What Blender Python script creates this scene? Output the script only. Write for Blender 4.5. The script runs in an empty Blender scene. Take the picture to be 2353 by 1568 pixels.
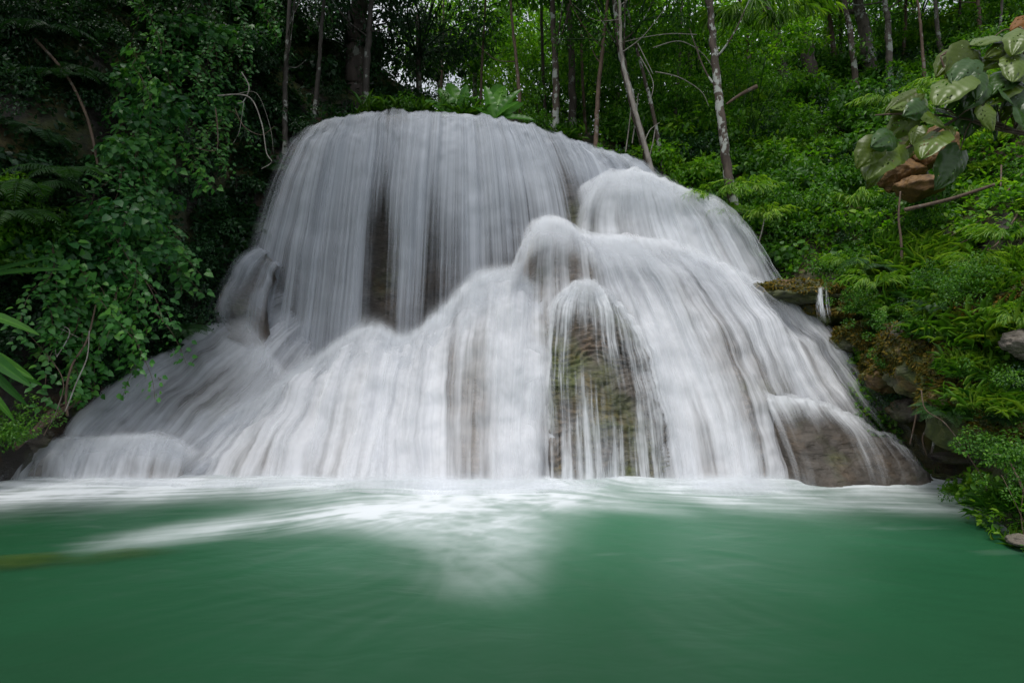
import bpy, bmesh, math, random
import numpy as np
from mathutils import Vector, Matrix
R = math.radians
random.seed(7); rng = np.random.default_rng(7)
S = bpy.context.scene
COL = S.collection

# ------------------------------------------------------------------ camera, light, exposure
FPX = 20/36*2352; PITCH = R(2.0); CAMH = 1.6
cam = bpy.data.cameras.new("camera"); camo = bpy.data.objects.new("camera", cam); COL.objects.link(camo)
camo.location = (0, 0, CAMH); camo.rotation_euler = (R(90)+PITCH, 0, 0)
cam.lens = 20; cam.sensor_width = 36; cam.clip_start = .05; cam.clip_end = 2000
S.camera = camo
SUN_EL, SUN_AZ = R(66), R(208)      # azimuth measured like sun_rotation
w = bpy.data.worlds.new("World"); S.world = w; w.use_nodes = True
nt = w.node_tree; bg = nt.nodes['Background']
sky = nt.nodes.new('ShaderNodeTexSky'); sky.sky_type = 'NISHITA'; sky.sun_disc = False
sky.sun_elevation = SUN_EL; sky.sun_rotation = SUN_AZ; sky.dust_density = 4; sky.air_density = 1.0; sky.ozone_density = .6
# broken white cloud over the clear-sky model
tc = nt.nodes.new('ShaderNodeTexCoord'); cn = nt.nodes.new('ShaderNodeTexNoise'); cn.inputs['Scale'].default_value = 2.2; cn.inputs['Detail'].default_value = 5
cr = nt.nodes.new('ShaderNodeMapRange'); cr.inputs[1].default_value = .30; cr.inputs[2].default_value = .62; cr.inputs[3].default_value = .35; cr.inputs[4].default_value = .95
mxw = nt.nodes.new('ShaderNodeMix'); mxw.data_type = 'RGBA'; mxw.inputs[7].default_value = (7.4, 7.7, 8.3, 1)
nt.links.new(tc.outputs['Generated'], cn.inputs['Vector']); nt.links.new(cn.outputs['Fac'], cr.inputs[0]); nt.links.new(cr.outputs[0], mxw.inputs[0])
nt.links.new(sky.outputs[0], mxw.inputs[6]); nt.links.new(mxw.outputs[2], bg.inputs[0]); bg.inputs[1].default_value = 0.095
sl = bpy.data.lights.new("sun", 'SUN'); sl.energy = 2.0; sl.angle = R(24); sl.color = (1, .97, .92)
so = bpy.data.objects.new("sun", sl); COL.objects.link(so)
sd = Vector((math.sin(SUN_AZ)*math.cos(SUN_EL), math.cos(SUN_AZ)*math.cos(SUN_EL), math.sin(SUN_EL)))
so.rotation_euler = sd.to_track_quat('Z', 'Y').to_euler()
S.view_settings.view_transform = 'Standard'; S.view_settings.look = 'None'
S.view_settings.exposure = 0.22; S.view_settings.gamma = 1
S.render.engine = 'CYCLES'
S.cycles.max_bounces = 6; S.cycles.diffuse_bounces = 3; S.cycles.transparent_max_bounces = 24

# ------------------------------------------------------------------ helpers
def P(px, py, Y):
    """point of the real scene at distance Y seen along a surveyed sight line"""
    px = np.asarray(px, float); py = np.asarray(py, float); Y = np.asarray(Y, float)
    xc = (px-1176)/FPX; yc = (784-py)/FPX
    f = math.cos(PITCH)-yc*math.sin(PITCH); z = math.sin(PITCH)+yc*math.cos(PITCH)
    return np.stack([xc/f*Y, Y+0*px, CAMH+z/f*Y], -1)

def tag(o, label=None, cat=None, group=None, kind=None):
    if label: o['label'] = label
    if cat: o['category'] = cat
    if group: o['group'] = group
    if kind: o['kind'] = kind
    return o
def empty(name, loc=(0, 0, 0)):
    o = bpy.data.objects.new(name, None); COL.objects.link(o); o.location = loc; o.empty_display_size = .2
    return o
def mesh_np(name, V, faces_list, smooth=True, attrs=None, uv=None):
    """faces_list: list of int arrays (n,k) for k=3,4"""
    me = bpy.data.meshes.new(name)
    V = np.ascontiguousarray(V, dtype=np.float32)
    me.vertices.add(len(V)); me.vertices.foreach_set('co', V.ravel())
    loops = np.concatenate([f.ravel() for f in faces_list]).astype(np.int32)
    sizes = np.concatenate([np.full(len(f), f.shape[1]) for f in faces_list]).astype(np.int32)
    starts = np.concatenate([[0], np.cumsum(sizes)[:-1]]).astype(np.int32)
    me.loops.add(len(loops)); me.loops.foreach_set('vertex_index', loops)
    me.polygons.add(len(sizes)); me.polygons.foreach_set('loop_start', starts)
    me.polygons.foreach_set('use_smooth', np.full(len(sizes), smooth))
    me.update(calc_edges=True)
    if attrs:
        for k, a in attrs.items():
            if a.ndim == 1:
                at = me.attributes.new(k, 'FLOAT', 'POINT'); at.data.foreach_set('value', a.astype(np.float32))
            else:
                at = me.attributes.new(k, 'FLOAT_VECTOR', 'POINT'); at.data.foreach_set('vector', a.astype(np.float32).ravel())
    me.validate()
    return me
def obj(name, me, mat=None, parent=None):
    o = bpy.data.objects.new(name, me); COL.objects.link(o)
    if mat and not me.materials:
        me.materials.append(mat)
    if parent: o.parent = parent
    return o
def copy_tree(o, parent=None):
    c = o.copy(); COL.objects.link(c); c.parent = parent
    for ch in o.children: copy_tree(ch, c)
    return c

# vectorised value noise
_perm = rng.random((64, 64, 64)).astype(np.float32)
def vnoise(p):
    i = np.floor(p).astype(int); f = p-i; f = f*f*f*(f*(f*6-15)+10)
    r = 0
    for dx in (0, 1):
        wx = f[..., 0] if dx else 1-f[..., 0]
        for dy in (0, 1):
            wy = f[..., 1] if dy else 1-f[..., 1]
            for dz in (0, 1):
                wz = f[..., 2] if dz else 1-f[..., 2]
                r = r+wx*wy*wz*_perm[(i[..., 0]+dx) & 63, (i[..., 1]+dy) & 63, (i[..., 2]+dz) & 63]
    return r*2-1
def fbm(p, oct=4, lac=2.03, gain=.5):
    a = 1; s = 0; t = 0
    p = np.asarray(p, float)
    for k in range(oct):
        s = s+a*vnoise(p+k*17.3); t += a; a *= gain; p = p*lac
    return s/t
def sstep(a, b, x):
    t = np.clip((x-a)/(b-a), 0, 1); return t*t*(3-2*t)

def catmull(A, n):
    """A (k,...) -> (n,...) samples through the points"""
    A = np.asarray(A, float); k = len(A)
    t = np.linspace(0, k-1, n); i = np.clip(np.floor(t).astype(int), 0, k-2); f = t-i
    f = f.reshape((-1,)+(1,)*(A.ndim-1))
    p0 = A[np.clip(i-1, 0, k-1)]; p1 = A[i]; p2 = A[i+1]; p3 = A[np.clip(i+2, 0, k-1)]
    return .5*((2*p1)+(-p0+p2)*f+(2*p0-5*p1+4*p2-p3)*f**2+(-p0+3*p1-3*p2+p3)*f**3)
def loft(guides, nu, nv, full=False):
    """guides: list of lists (px,py,Y,dens). returns Pts (nu,nv,3), dens(nu,nv)"""
    G = []
    for g in guides:
        g = np.array([tuple(q)+((.5,) if len(q) == 3 else ()) for q in g], float)
        if g.shape[1] == 4: g = np.concatenate([g, np.ones((len(g), 1))], 1)
        q = np.concatenate([P(g[:, 0], g[:, 1], g[:, 2]), g[:, 3:5]], 1)
        q = catmull(q, 60)
        d = np.concatenate([[0], np.cumsum(np.linalg.norm(np.diff(q[:, :3], axis=0), axis=1))])
        t = np.linspace(0, d[-1], nv)
        G.append(np.stack([np.interp(t, d, q[:, j]) for j in range(5)], 1))
    A = catmull(np.array(G), nu)
    return (A[..., :3], A[..., 3], A[..., 4]) if full else (A[..., :3], A[..., 3])
def grid_faces(nu, nv):
    i, j = np.meshgrid(np.arange(nu-1), np.arange(nv-1), indexing='ij')
    a = (i*nv+j).ravel(); return np.stack([a, a+1, a+nv+1, a+nv], 1)
def grid_normals(A):
    du = np.gradient(A, axis=0); dv = np.gradient(A, axis=1)
    n = np.cross(du, dv); n /= np.linalg.norm(n, axis=-1, keepdims=True)+1e-9
    # face camera side (-y) on average
    if n[..., 1].mean() > 0: n = -n
    return n
def metric_uv(A):
    su = np.linalg.norm(np.diff(A, axis=0), axis=-1).mean(1); u = np.concatenate([[0], np.cumsum(su)])
    sv = np.linalg.norm(np.diff(A, axis=1), axis=-1).mean(0); v = np.concatenate([[0], np.cumsum(sv)])
    return np.stack(np.broadcast_arrays(u[:, None], v[None, :], np.zeros((len(u), len(v)))), -1)

# ------------------------------------------------------------------ materials
def newmat(name):
    m = bpy.data.materials.new(name); m.use_nodes = True
    n = m.node_tree; n.nodes.clear(); out = n.nodes.new('ShaderNodeOutputMaterial')
    return m, n, out
def N(n, t, **kw):
    x = n.nodes.new(t)
    for k, v in kw.items():
        if k.startswith('i_'):
            key = k[2:]; x.inputs[int(key) if key.isdigit() else key.replace('_', ' ')].default_value = v
        else: setattr(x, k, v)
    return x
def math_(n, op, a, b=None, c=None, clamp=False):
    x = n.nodes.new('ShaderNodeMath'); x.operation = op; x.use_clamp = clamp
    for i, v in enumerate((a, b, c)):
        if v is None: continue
        if isinstance(v, (int, float)): x.inputs[i].default_value = v
        else: n.links.new(v, x.inputs[i])
    return x.outputs[0]
def ramp(n, fac, stops, interp='LINEAR'):
    r = n.nodes.new('ShaderNodeValToRGB'); r.color_ramp.interpolation = interp
    e = r.color_ramp.elements
    while len(e) < len(stops): e.new(.5)
    for i, (p, c) in enumerate(stops):
        e[i].position = p; e[i].color = tuple(c)+(1,) if len(c) == 3 else c
    n.links.new(fac, r.inputs[0]); return r.outputs[0]
def noise(n, vec, scale, detail=4, rough=.55, dist=0):
    x = N(n, 'ShaderNodeTexNoise'); x.inputs['Scale'].default_value = scale; x.inputs['Detail'].default_value = detail
    x.inputs['Roughness'].default_value = rough; x.inputs['Distortion'].default_value = dist
    n.links.new(vec, x.inputs['Vector']); return x.outputs['Fac']
def mapping(n, vec, scale=(1, 1, 1), loc=(0, 0, 0)):
    x = N(n, 'ShaderNodeMapping'); x.inputs['Scale'].default_value = scale; x.inputs['Location'].default_value = loc
    n.links.new(vec, x.inputs['Vector']); return x.outputs[0]
def mixrgb(n, f, a, b, mode='MIX'):
    x = N(n, 'ShaderNodeMix', data_type='RGBA', blend_type=mode)
    for i, v in ((0, f), (6, a), (7, b)):
        if isinstance(v, (int, float)): x.inputs[i].default_value = v
        elif isinstance(v, tuple): x.inputs[i].default_value = v+(1,) if len(v) == 3 else v
        else: n.links.new(v, x.inputs[i])
    return x.outputs[2]

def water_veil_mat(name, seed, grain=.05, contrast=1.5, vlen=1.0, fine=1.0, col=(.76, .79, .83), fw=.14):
    m, n, out = newmat(name)
    a = N(n, 'ShaderNodeAttribute', attribute_name='flow').outputs['Vector']
    d = N(n, 'ShaderNodeAttribute', attribute_name='dens').outputs['Fac']
    # slight sideways wander so strands are not ruled lines
    n1 = noise(n, mapping(n, a, (1.7, .16*vlen, 1), (seed, 0, seed)), 1, 2, .45)
    n2 = noise(n, mapping(n, a, (5.5, .22*vlen, 1), (seed*2, 3, 1)), 1, 2, .5)
    n3 = noise(n, mapping(n, a, (19*fine, .45*vlen, 1), (seed*3, 5, 2)), 1, 3, .55)
    n4 = noise(n, mapping(n, a, (22*fine, 2.6*vlen, 1), (seed, 9, 4)), 1, 3, .6)
    s = math_(n, 'MULTIPLY', n1, .50)
    s = math_(n, 'MULTIPLY_ADD', n2, .34, s)
    s = math_(n, 'MULTIPLY_ADD', n3, fw, s)
    s = math_(n, 'MULTIPLY_ADD', n4, grain, s)
    s = math_(n, 'SUBTRACT', s, (.84+fw+grain)/2)
    al = math_(n, 'MULTIPLY_ADD', s, contrast*2.6, math_(n, 'MULTIPLY', d, 1.0))
    x = N(n, 'ShaderNodeMapRange', interpolation_type='SMOOTHSTEP'); n.links.new(al, x.inputs[0])
    x.inputs[1].default_value = .0; x.inputs[2].default_value = 1.05
    al = x.outputs[0]
    al = math_(n, 'MULTIPLY', al, N(n, 'ShaderNodeAttribute', attribute_name='edge').outputs['Fac'])
    al = math_(n, 'MULTIPLY', al, .97)
    b = N(n, 'ShaderNodeBump'); b.inputs['Strength'].default_value = .16; b.inputs['Distance'].default_value = .12
    n.links.new(s, b.inputs['Height'])
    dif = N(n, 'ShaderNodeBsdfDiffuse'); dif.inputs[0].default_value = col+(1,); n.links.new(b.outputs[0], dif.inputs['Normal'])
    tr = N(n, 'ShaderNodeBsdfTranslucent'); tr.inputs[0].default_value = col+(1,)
    mx = N(n, 'ShaderNodeMixShader', i_0=.22); n.links.new(dif.outputs[0], mx.inputs[1]); n.links.new(tr.outputs[0], mx.inputs[2])
    tp = N(n, 'ShaderNodeBsdfTransparent')
    mm = N(n, 'ShaderNodeMixShader'); n.links.new(al, mm.inputs[0]); n.links.new(tp.outputs[0], mm.inputs[1]); n.links.new(mx.outputs[0], mm.inputs[2])
    n.links.new(mm.outputs[0], out.inputs[0]); return m

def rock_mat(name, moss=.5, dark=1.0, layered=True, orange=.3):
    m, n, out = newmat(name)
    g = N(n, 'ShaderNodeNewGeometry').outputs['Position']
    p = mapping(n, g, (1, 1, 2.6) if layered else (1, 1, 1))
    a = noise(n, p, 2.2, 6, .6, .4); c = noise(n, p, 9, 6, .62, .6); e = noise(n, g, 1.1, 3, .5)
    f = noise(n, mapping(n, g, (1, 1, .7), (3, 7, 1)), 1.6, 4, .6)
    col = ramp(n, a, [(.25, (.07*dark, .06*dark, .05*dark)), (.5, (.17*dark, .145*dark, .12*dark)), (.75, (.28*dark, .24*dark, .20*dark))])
    mossc = ramp(n, c, [(.3, (.02, .03, .008)), (.55, (.07, .09, .015)), (.75, (.14, .15, .03))])
    orc = ramp(n, c, [(.3, (.06, .03, .01)), (.7, (.24, .13, .04))])
    mf = math_(n, 'MULTIPLY', ramp(n, e, [(.62-.3*moss, (0, 0, 0)), (.72-.2*moss, (1, 1, 1))]), min(1, moss*1.6))
    of = math_(n, 'MULTIPLY', ramp(n, f, [(.52-.2*(orange > 1), (0, 0, 0)), (.62-.2*(orange > 1), (1, 1, 1))]), min(1, orange*2))
    col = mixrgb(n, mf, col, mossc); col = mixrgb(n, of, col, orc)
    wv = math_(n, 'ADD', math_(n, 'MULTIPLY', a, .6), math_(n, 'MULTIPLY', noise(n, mapping(n, g, (5, 5, 22)), 1, 5, .6, 1.2), .5))
    b = N(n, 'ShaderNodeBump'); b.inputs['Strength'].default_value = .9; b.inputs['Distance'].default_value = .06
    n.links.new(math_(n, 'ADD', wv, math_(n, 'MULTIPLY', c, .4)), b.inputs['Height'])
    pr = N(n, 'ShaderNodeBsdfPrincipled'); n.links.new(col, pr.inputs['Base Color']); n.links.new(b.outputs[0], pr.inputs['Normal'])
    pr.inputs['Roughness'].default_value = .62
    n.links.new(pr.outputs[0], out.inputs[0]); return m

def leaf_mat(name, c1, c2, c3, trans=.35, rough=.45, tcol=None, spec=.4):
    m, n, out = newmat(name)
    a = N(n, 'ShaderNodeAttribute', attribute_name='rnd').outputs['Fac']
    oi = N(n, 'ShaderNodeObjectInfo').outputs['Random']
    f = math_(n, 'ADD', math_(n, 'MULTIPLY', a, .75), math_(n, 'MULTIPLY', oi, .25))
    col = ramp(n, f, [(.0, c1), (.5, c2), (.93, c3), (1.0, tuple(min(1, x*1.5) for x in c3))])
    pr = N(n, 'ShaderNodeBsdfPrincipled'); n.links.new(col, pr.inputs['Base Color']); pr.inputs['Roughness'].default_value = rough
    pr.inputs['Specular IOR Level'].default_value = spec
    tr = N(n, 'ShaderNodeBsdfTranslucent')
    tc = mixrgb(n, 1.0, col, tcol or (1.9, 2.0, .7), 'MULTIPLY'); n.links.new(tc, tr.inputs[0])
    mx = N(n, 'ShaderNodeMixShader', i_0=trans); n.links.new(pr.outputs[0], mx.inputs[1]); n.links.new(tr.outputs[0], mx.inputs[2])
    n.links.new(mx.outputs[0], out.inputs[0]); return m

def bark_mat(name, base, lich=.0, s=1.0):
    m, n, out = newmat(name)
    g = N(n, 'ShaderNodeTexCoord').outputs['Object']
    a = noise(n, mapping(n, g, (6, 6, 1.5)), 2*s, 6, .65, .5)
    l = noise(n, mapping(n, g, (1, 1, .8), (2, 4, 1)), 4.5*s, 5, .62, .3)
    col = ramp(n, a, [(.3, tuple(x*.45 for x in base)), (.7, tuple(x*1.4 for x in base))])
    lf = ramp(n, l, [(.60-.09*lich, (0, 0, 0)), (.63-.09*lich, (1, 1, 1))])
    col = mixrgb(n, math_(n, 'MULTIPLY', lf, min(1, lich*2)), col, (.34, .36, .33))
    b = N(n, 'ShaderNodeBump'); b.inputs['Strength'].default_value = .7; b.inputs['Distance'].default_value = .02; n.links.new(a, b.inputs['Height'])
    pr = N(n, 'ShaderNodeBsdfPrincipled'); n.links.new(col, pr.inputs['Base Color']); n.links.new(b.outputs[0], pr.inputs['Normal'])
    pr.inputs['Roughness'].default_value = .8
    n.links.new(pr.outputs[0], out.inputs[0]); return m

M = {}
M['rock'] = rock_mat('travertine', .35, 1.0, True, .25)
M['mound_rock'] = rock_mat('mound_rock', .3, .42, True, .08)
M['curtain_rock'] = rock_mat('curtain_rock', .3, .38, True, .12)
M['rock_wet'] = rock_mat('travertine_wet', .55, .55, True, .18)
M['moss_rock'] = rock_mat('moss_rock', .98, .4, False, .35)
M['brown_rock'] = rock_mat('brown_rock', .15, .8, False, .9)
M['brown_rock'].node_tree.nodes['Principled BSDF'].inputs['Roughness'].default_value = .9
M['ochre_rock'] = rock_mat('ochre_rock', .1, .75, False, 1.6)
M['soil'] = rock_mat('soil', .6, .16, False, .15)
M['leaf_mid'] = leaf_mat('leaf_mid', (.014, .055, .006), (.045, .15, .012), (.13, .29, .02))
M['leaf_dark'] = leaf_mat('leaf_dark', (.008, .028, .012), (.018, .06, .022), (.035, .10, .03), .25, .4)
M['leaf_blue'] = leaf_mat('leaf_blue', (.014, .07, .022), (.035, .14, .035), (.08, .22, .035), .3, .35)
M['leaf_bright'] = leaf_mat('leaf_bright', (.04, .14, .008), (.10, .26, .015), (.22, .38, .03), .45)
M['leaf_bamboo'] = leaf_mat('leaf_bamboo', (.04, .12, .012), (.11, .25, .02), (.26, .38, .05), .4, .4)
M['fern'] = leaf_mat('fern', (.012, .045, .012), (.025, .08, .02), (.045, .12, .025), .3)
M['bark_grey'] = bark_mat('bark_grey', (.12, .10, .085), .6)
M['bark_lichen'] = bark_mat('bark_lichen', (.075, .055, .042), .8)
M['bark_brown'] = bark_mat('bark_brown', (.13, .085, .06), .2)
M['bark_dark'] = bark_mat('bark_dark', (.06, .045, .038), .25)
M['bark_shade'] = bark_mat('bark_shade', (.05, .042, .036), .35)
M['twig_pale'] = bark_mat('twig_pale', (.30, .27, .24), .3)
M['twig_brown'] = bark_mat('twig_brown', (.12, .08, .055), .1)

# ------------------------------------------------------------------ structure: terrain
def bank(name, guides, nu, nv, amp, mat, seed=0):
    A, _ = loft(guides, nu, nv)
    Nn = grid_normals(A)
    A = A+Nn*(fbm(A*.9+seed, 4)*amp)[..., None]
    me = mesh_np(name, A.reshape(-1, 3), [grid_faces(nu, nv)])
    o = obj(name, me, mat); tag(o, kind='structure'); return A, Nn
RB = [
 [(1380,300,15.5),(1500,400,13),(1640,540,11.8),(1740,680,10.9),(1850,800,10),(1950,930,9.2),(2060,1070,8.4),(2100,1150,7.9)],
 [(1650,250,16),(1700,400,13),(1810,560,11.4),(1890,690,10.4),(1985,800,9.5),(2060,920,8.7),(2140,1050,8.1),(2180,1140,7.6)],
 [(1850,190,17.5),(1900,330,14),(1980,500,11.5),(2040,620,10.2),(2090,760,9.1),(2150,900,8.2),(2210,1040,7.4),(2240,1160,6.9)],
 [(2040,110,18),(2090,260,14),(2130,420,10.8),(2180,580,9),(2230,740,7.9),(2270,880,7.2),(2310,1040,6.5),(2330,1190,5.9)],
 [(2300,40,17),(2330,200,12),(2350,400,9),(2370,560,7.6),(2380,740,6.6),(2400,900,6),(2410,1080,5.5),(2420,1275,4.8)],
 [(2650,-60,15),(2650,100,11),(2660,300,8),(2660,560,6.3),(2680,800,5.4),(2700,1000,4.8),(2710,1200,4.3),(2730,1450,3.6)],
 [(3400,-400,14),(3400,-100,9),(3400,300,6),(3400,600,5),(3400,900,4),(3400,1200,3.4),(3400,1400,3.0),(3400,1850,2.4)]]
LB = [
 [(1000,240,16),(740,330,13.2),(640,480,12.2),(600,640,11.4),(560,790,10.8),(420,880,10.1),(300,950,9.5),(180,1040,8.7),(60,1150,7.8)],
 [(760,100,15.5),(640,270,13),(530,440,11.8),(480,600,10.9),(400,770,10),(280,860,9.3),(170,940,8.8),(80,1030,8),(0,1150,7.4)],
 [(600,-50,14),(480,120,12),(400,320,10.8),(340,500,9.9),(280,660,9.3),(180,790,8.8),(90,880,8.3),(0,1010,7.6),(-60,1165,7.0)],
 [(350,-250,13),(280,0,11),(220,200,9.8),(160,400,9.1),(100,580,8.5),(30,760,8),(-30,880,7.6),(-80,1020,7.1),(-130,1185,6.4)],
 [(0,-400,12),(-20,-100,10),(-60,150,8.6),(-100,380,7.8),(-150,560,7.3),(-200,760,6.9),(-230,900,6.5),(-260,1040,6.2),(-300,1225,5.6)],
 [(-700,-500,11),(-700,-200,8),(-700,100,6.8),(-720,350,6),(-740,560,5.5),(-760,760,5.1),(-780,920,4.8),(-800,1080,4.5),(-820,1370,4.1)],
 [(-1700,-700,9),(-1700,-300,6.2),(-1700,0,5),(-1700,300,4.4),(-1700,600,4),(-1700,850,3.6),(-1700,1050,3.4),(-1700,1300,3.1),(-1700,1700,2.7)]]
RA, RN = bank('hillside', RB, 150, 130, .42, M['soil'], 3)
LA, LN = bank('hillside', LB, 130, 130, .25, M['soil'], 9)
bank('cliff_backing', [[(1200,300,14.5),(1000,420,13.2),(900,520,12.9),(850,680,12.5),(800,850,12.1),(760,950,11.6),(700,1020,11),(600,1080,10.2),(500,1150,9.5)], [(900,270,15),(740,330,13.3),(640,480,12.4),(600,640,11.7),(560,790,11.1),(420,880,10.4),(300,950,9.8),(180,1040,9.0),(60,1150,8.1)]], 40, 60, .1, M['soil'], 5)
bank('cliff_backing', [[(1100,290,15.5),(1200,430,13.5),(1300,560,12.8),(1400,700,12),(1500,850,11),(1600,950,10.2),(1700,1080,9.6),(1750,1150,9.2)], [(1420,310,15.5),(1540,410,13.2),(1680,550,12),(1780,690,11.1),(1880,810,10.2),(1980,940,9.5),(2080,1075,8.8),(2120,1150,8.4)]], 40, 60, .1, M['soil'], 6)
bank('cliff_backing', [[(1100,270,15.5),(1100,430,13.5),(1100,560,13),(1100,700,12.4),(1100,850,11.6),(1100,1150,10.5)], [(1200,275,15.5),(1250,430,13.4),(1300,560,12.9),(1400,700,12),(1500,850,11.2),(1650,1150,9.6)]], 30, 50, .1, M['soil'], 7)
def zplat(x, y): return 5.6+np.maximum(0, y-13)*.05+np.clip(x-3, 0, 12)*.52*sstep(12.8, 17, y)+(np.interp(x, [1, 2.4, 4.1, 5.5], [0, -.75, -1.8, -2.7]))*(1-sstep(12.8, 16.5, y))+np.maximum(0, -x-5)*.5+.15*fbm(np.stack([x*.4, y*.4, 0*x], -1), 3)
xs = np.linspace(-34, 40, 120); ys = np.concatenate([np.linspace(11.9, 18, 40), np.linspace(18.5, 70, 60)])
X, Y = np.meshgrid(xs, ys, indexing='ij')
obj('plateau', mesh_np('plateau', np.stack([X, Y, zplat(X, Y)], -1).reshape(-1, 3), [grid_faces(120, 100)]), M['soil'])['kind'] = 'structure'
g = np.linspace(-400, 400, 60); X, Y = np.meshgrid(g, g, indexing='ij')
obj('ground', mesh_np('ground', np.stack([X, Y, -1.4+0*X], -1).reshape(-1, 3), [grid_faces(60, 60)]), M['soil'])['kind'] = 'structure'

# ------------------------------------------------------------------ water pool with foam advected along the current
def make_pool():
    step = .028
    xs = np.concatenate([np.linspace(-30, -8, 12, endpoint=False), np.arange(-8, 8, step), np.linspace(8.1, 30, 12)])
    ys = np.concatenate([np.linspace(-30, 1.6, 16, endpoint=False), np.arange(1.6, 8.6, step), [9.2, 10.5]])
    X, Y = np.meshgrid(xs, ys, indexing='ij')
    def flow(x, y):
        fx = (x+.25)*1.25; fy = (y-8.3)*.5
        fx = fx+.55*np.sin(y*1.3+x*.5)*.5; fx = fx*(1.15)
        wv = fbm(np.stack([x*.8, y*1.3, 0*x+4], -1), 2)
        fx = fx+wv*2.2; fy = fy+fbm(np.stack([x*.8, y*1.3, 0*x+9], -1), 2)*1.5
        l = np.hypot(fx, fy)+1e-6; return fx/l, fy/l
    def lic(scale, L, seed, n=15):
        acc = 0; tot = 0
        for sg in (1, -1):
            x = X.copy(); y = Y.copy()
            for k in range(n):
                vx, vy = flow(x, y); x = x+sg*vx*L/n; y = y+sg*vy*L/n
                wgt = math.cos(k/n*math.pi/2)
                acc = acc+wgt*vnoise(np.stack([x*scale, y*scale, 0*x+seed], -1)); tot += wgt
        a = acc/tot; c = a[12:-12, 16:-2]; return (a-c.mean())/c.std()
    l1 = lic(3.6, .9, 3); l2 = lic(9, .6, 7); l3 = lic(20, .4, 5)
    lump = fbm(np.stack([X*1.3, Y*1.3, 0*X], -1), 4)
    # foam amount laid out in metres on the pool
    D = np.zeros_like(X)
    base = 7.50
    d = base-Y
    band = np.interp(X, [-7, -6, -5, -4, -3, -2, -1, -.3, .4, 1, 2, 3, 4, 5, 5.8, 7], [1.2, 1.1, .9, .7, .6, .75, .95, 1.1, .9, .75, .75, .95, .8, .75, .65, .4])
    D += 1.7*np.exp(-np.clip(d, 0, 9)**1.25/(band*.85)**1.25)
    def ridge(pts, wd, amp):
        pts = P(*np.array([(p[0], p[1], 1) for p in pts]).T); pass
    def arm(pts, wds, amps):
        nonlocal D
        # pts in world xy
        pts = np.array(pts); q = catmull(pts, 40); ww = np.interp(np.linspace(0, 1, 40), np.linspace(0, 1, len(wds)), wds); aa = np.interp(np.linspace(0, 1, 40), np.linspace(0, 1, len(amps)), amps)
        B = np.zeros_like(X)
        for (x0, y0), w_, a_ in zip(q, ww, aa):
            B = np.maximum(B, a_*np.exp(-((X-x0)**2+(Y-y0)**2)/w_**2))
        D = np.maximum(D, 0)+B
    arm([(-.4, 6.8), (-1.4, 6.25), (-2.5, 5.7), (-3.6, 5.1)], [.68, .52, .40, .30], [1.1, 1.0, .85, .4])
    arm([(-.3, 7.0), (-.35, 6.2), (-.25, 5.3), (-.2, 4.3)], [.85, .72, .62, .5], [1.4, 1.1, .75, .25])
    arm([(2.55, 7.1), (2.65, 6.7), (2.9, 6.3)], [.6, .45, .3], [.9, .7, .2])
    arm([(-6.5, 6.7), (-5.2, 6.8), (-4, 6.9)], [.5, .35, .3], [.7, .6, .4])
    arm([(.5, 6.7), (1.1, 6.4), (1.9, 6.0)], [.4, .3, .2], [.6, .4, .1])
    arm([(3.4, 6.6), (4.4, 6.3), (5.2, 6.0)], [.35, .3, .25], [.5, .4, .2])
    arm([(-1.5, 6.0), (-1.0, 5.6), (-.3, 5.2)], [.5, .4, .4], [.45, .35, .2])
    cloud = fbm(np.stack([X*2.1, Y*1.7, 0*X+3], -1), 5, gain=.6)*3.2
    fine_ = fbm(np.stack([X*6+lump*1.5, Y*9, 0*X+8], -1), 4, gain=.6)
    cw = np.exp(-((X+.6)/2.6)**4-((Y-5.8)/1.5)**4)
    s = (.12*l1+.34*l2+.34*l3)*(1-.85*cw)+(1.3*lump+.5*cloud)*(1-cw)+cw*(cloud*.45+lump*1.2+fine_*.8+.45*l3+.35*l2)
    c2 = np.exp(-((X+.1)/1.5)**4-((Y-5.6)/1.25)**4)
    s = s*(1-c2)+c2*(cloud*.6+lump*1.5+fine_*1.3); l3 = l3*(1-c2)+c2*fine_*1.5
    sc = np.clip(.76+.24*s, .0, 1)
    foam = (1-np.exp(-1.5*np.maximum(D, 0)**1.5))*sc
    foam = foam*(1-.35*sstep(.1, .6, foam)*(1-sstep(.6, .95, foam))*(.5-.5*np.clip(l3*.6, -1, 1)))*.96
    # faint wisps of froth farther out
    wis = sstep(.9, 3.4, .2*l1+.65*l2+.7*l3+1.6*lump)*.05*sstep(3.5, 6.5, Y)+.012
    wis = wis+.10*sstep(.28, .75, fbm(np.stack([X*1.1+Y*.5, Y*6.5-X*.9*np.sign(X), 0*X+21], -1), 4, gain=.6))*sstep(3.6, 5.6, Y)*.7
    foam = np.maximum(foam, wis*np.exp(-((X+.5)/7)**2))
    milk = np.exp(-((X-.6)/5.0)**2-((Y-6.0)/2.7)**2)+.10*lump
    hgt = .006*l1*np.exp(-np.clip(d, 0, 9)/.8)+.03*lump*np.exp(-np.clip(d, 0, 9)/1.2)+.0012*l2
    hgt[:12] = 0; hgt[-12:] = 0
    Z = hgt+.05*np.exp(-(np.clip(d, -2, 9)/.35)**2)*np.clip(D, 0, 1)
    V = np.stack([X, Y, Z], -1).reshape(-1, 3)
    return mesh_np('pool_water', V, [grid_faces(len(xs), len(ys))], attrs={'foam': foam.ravel(), 'milk': np.clip(milk, 0, 1).ravel()})
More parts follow.
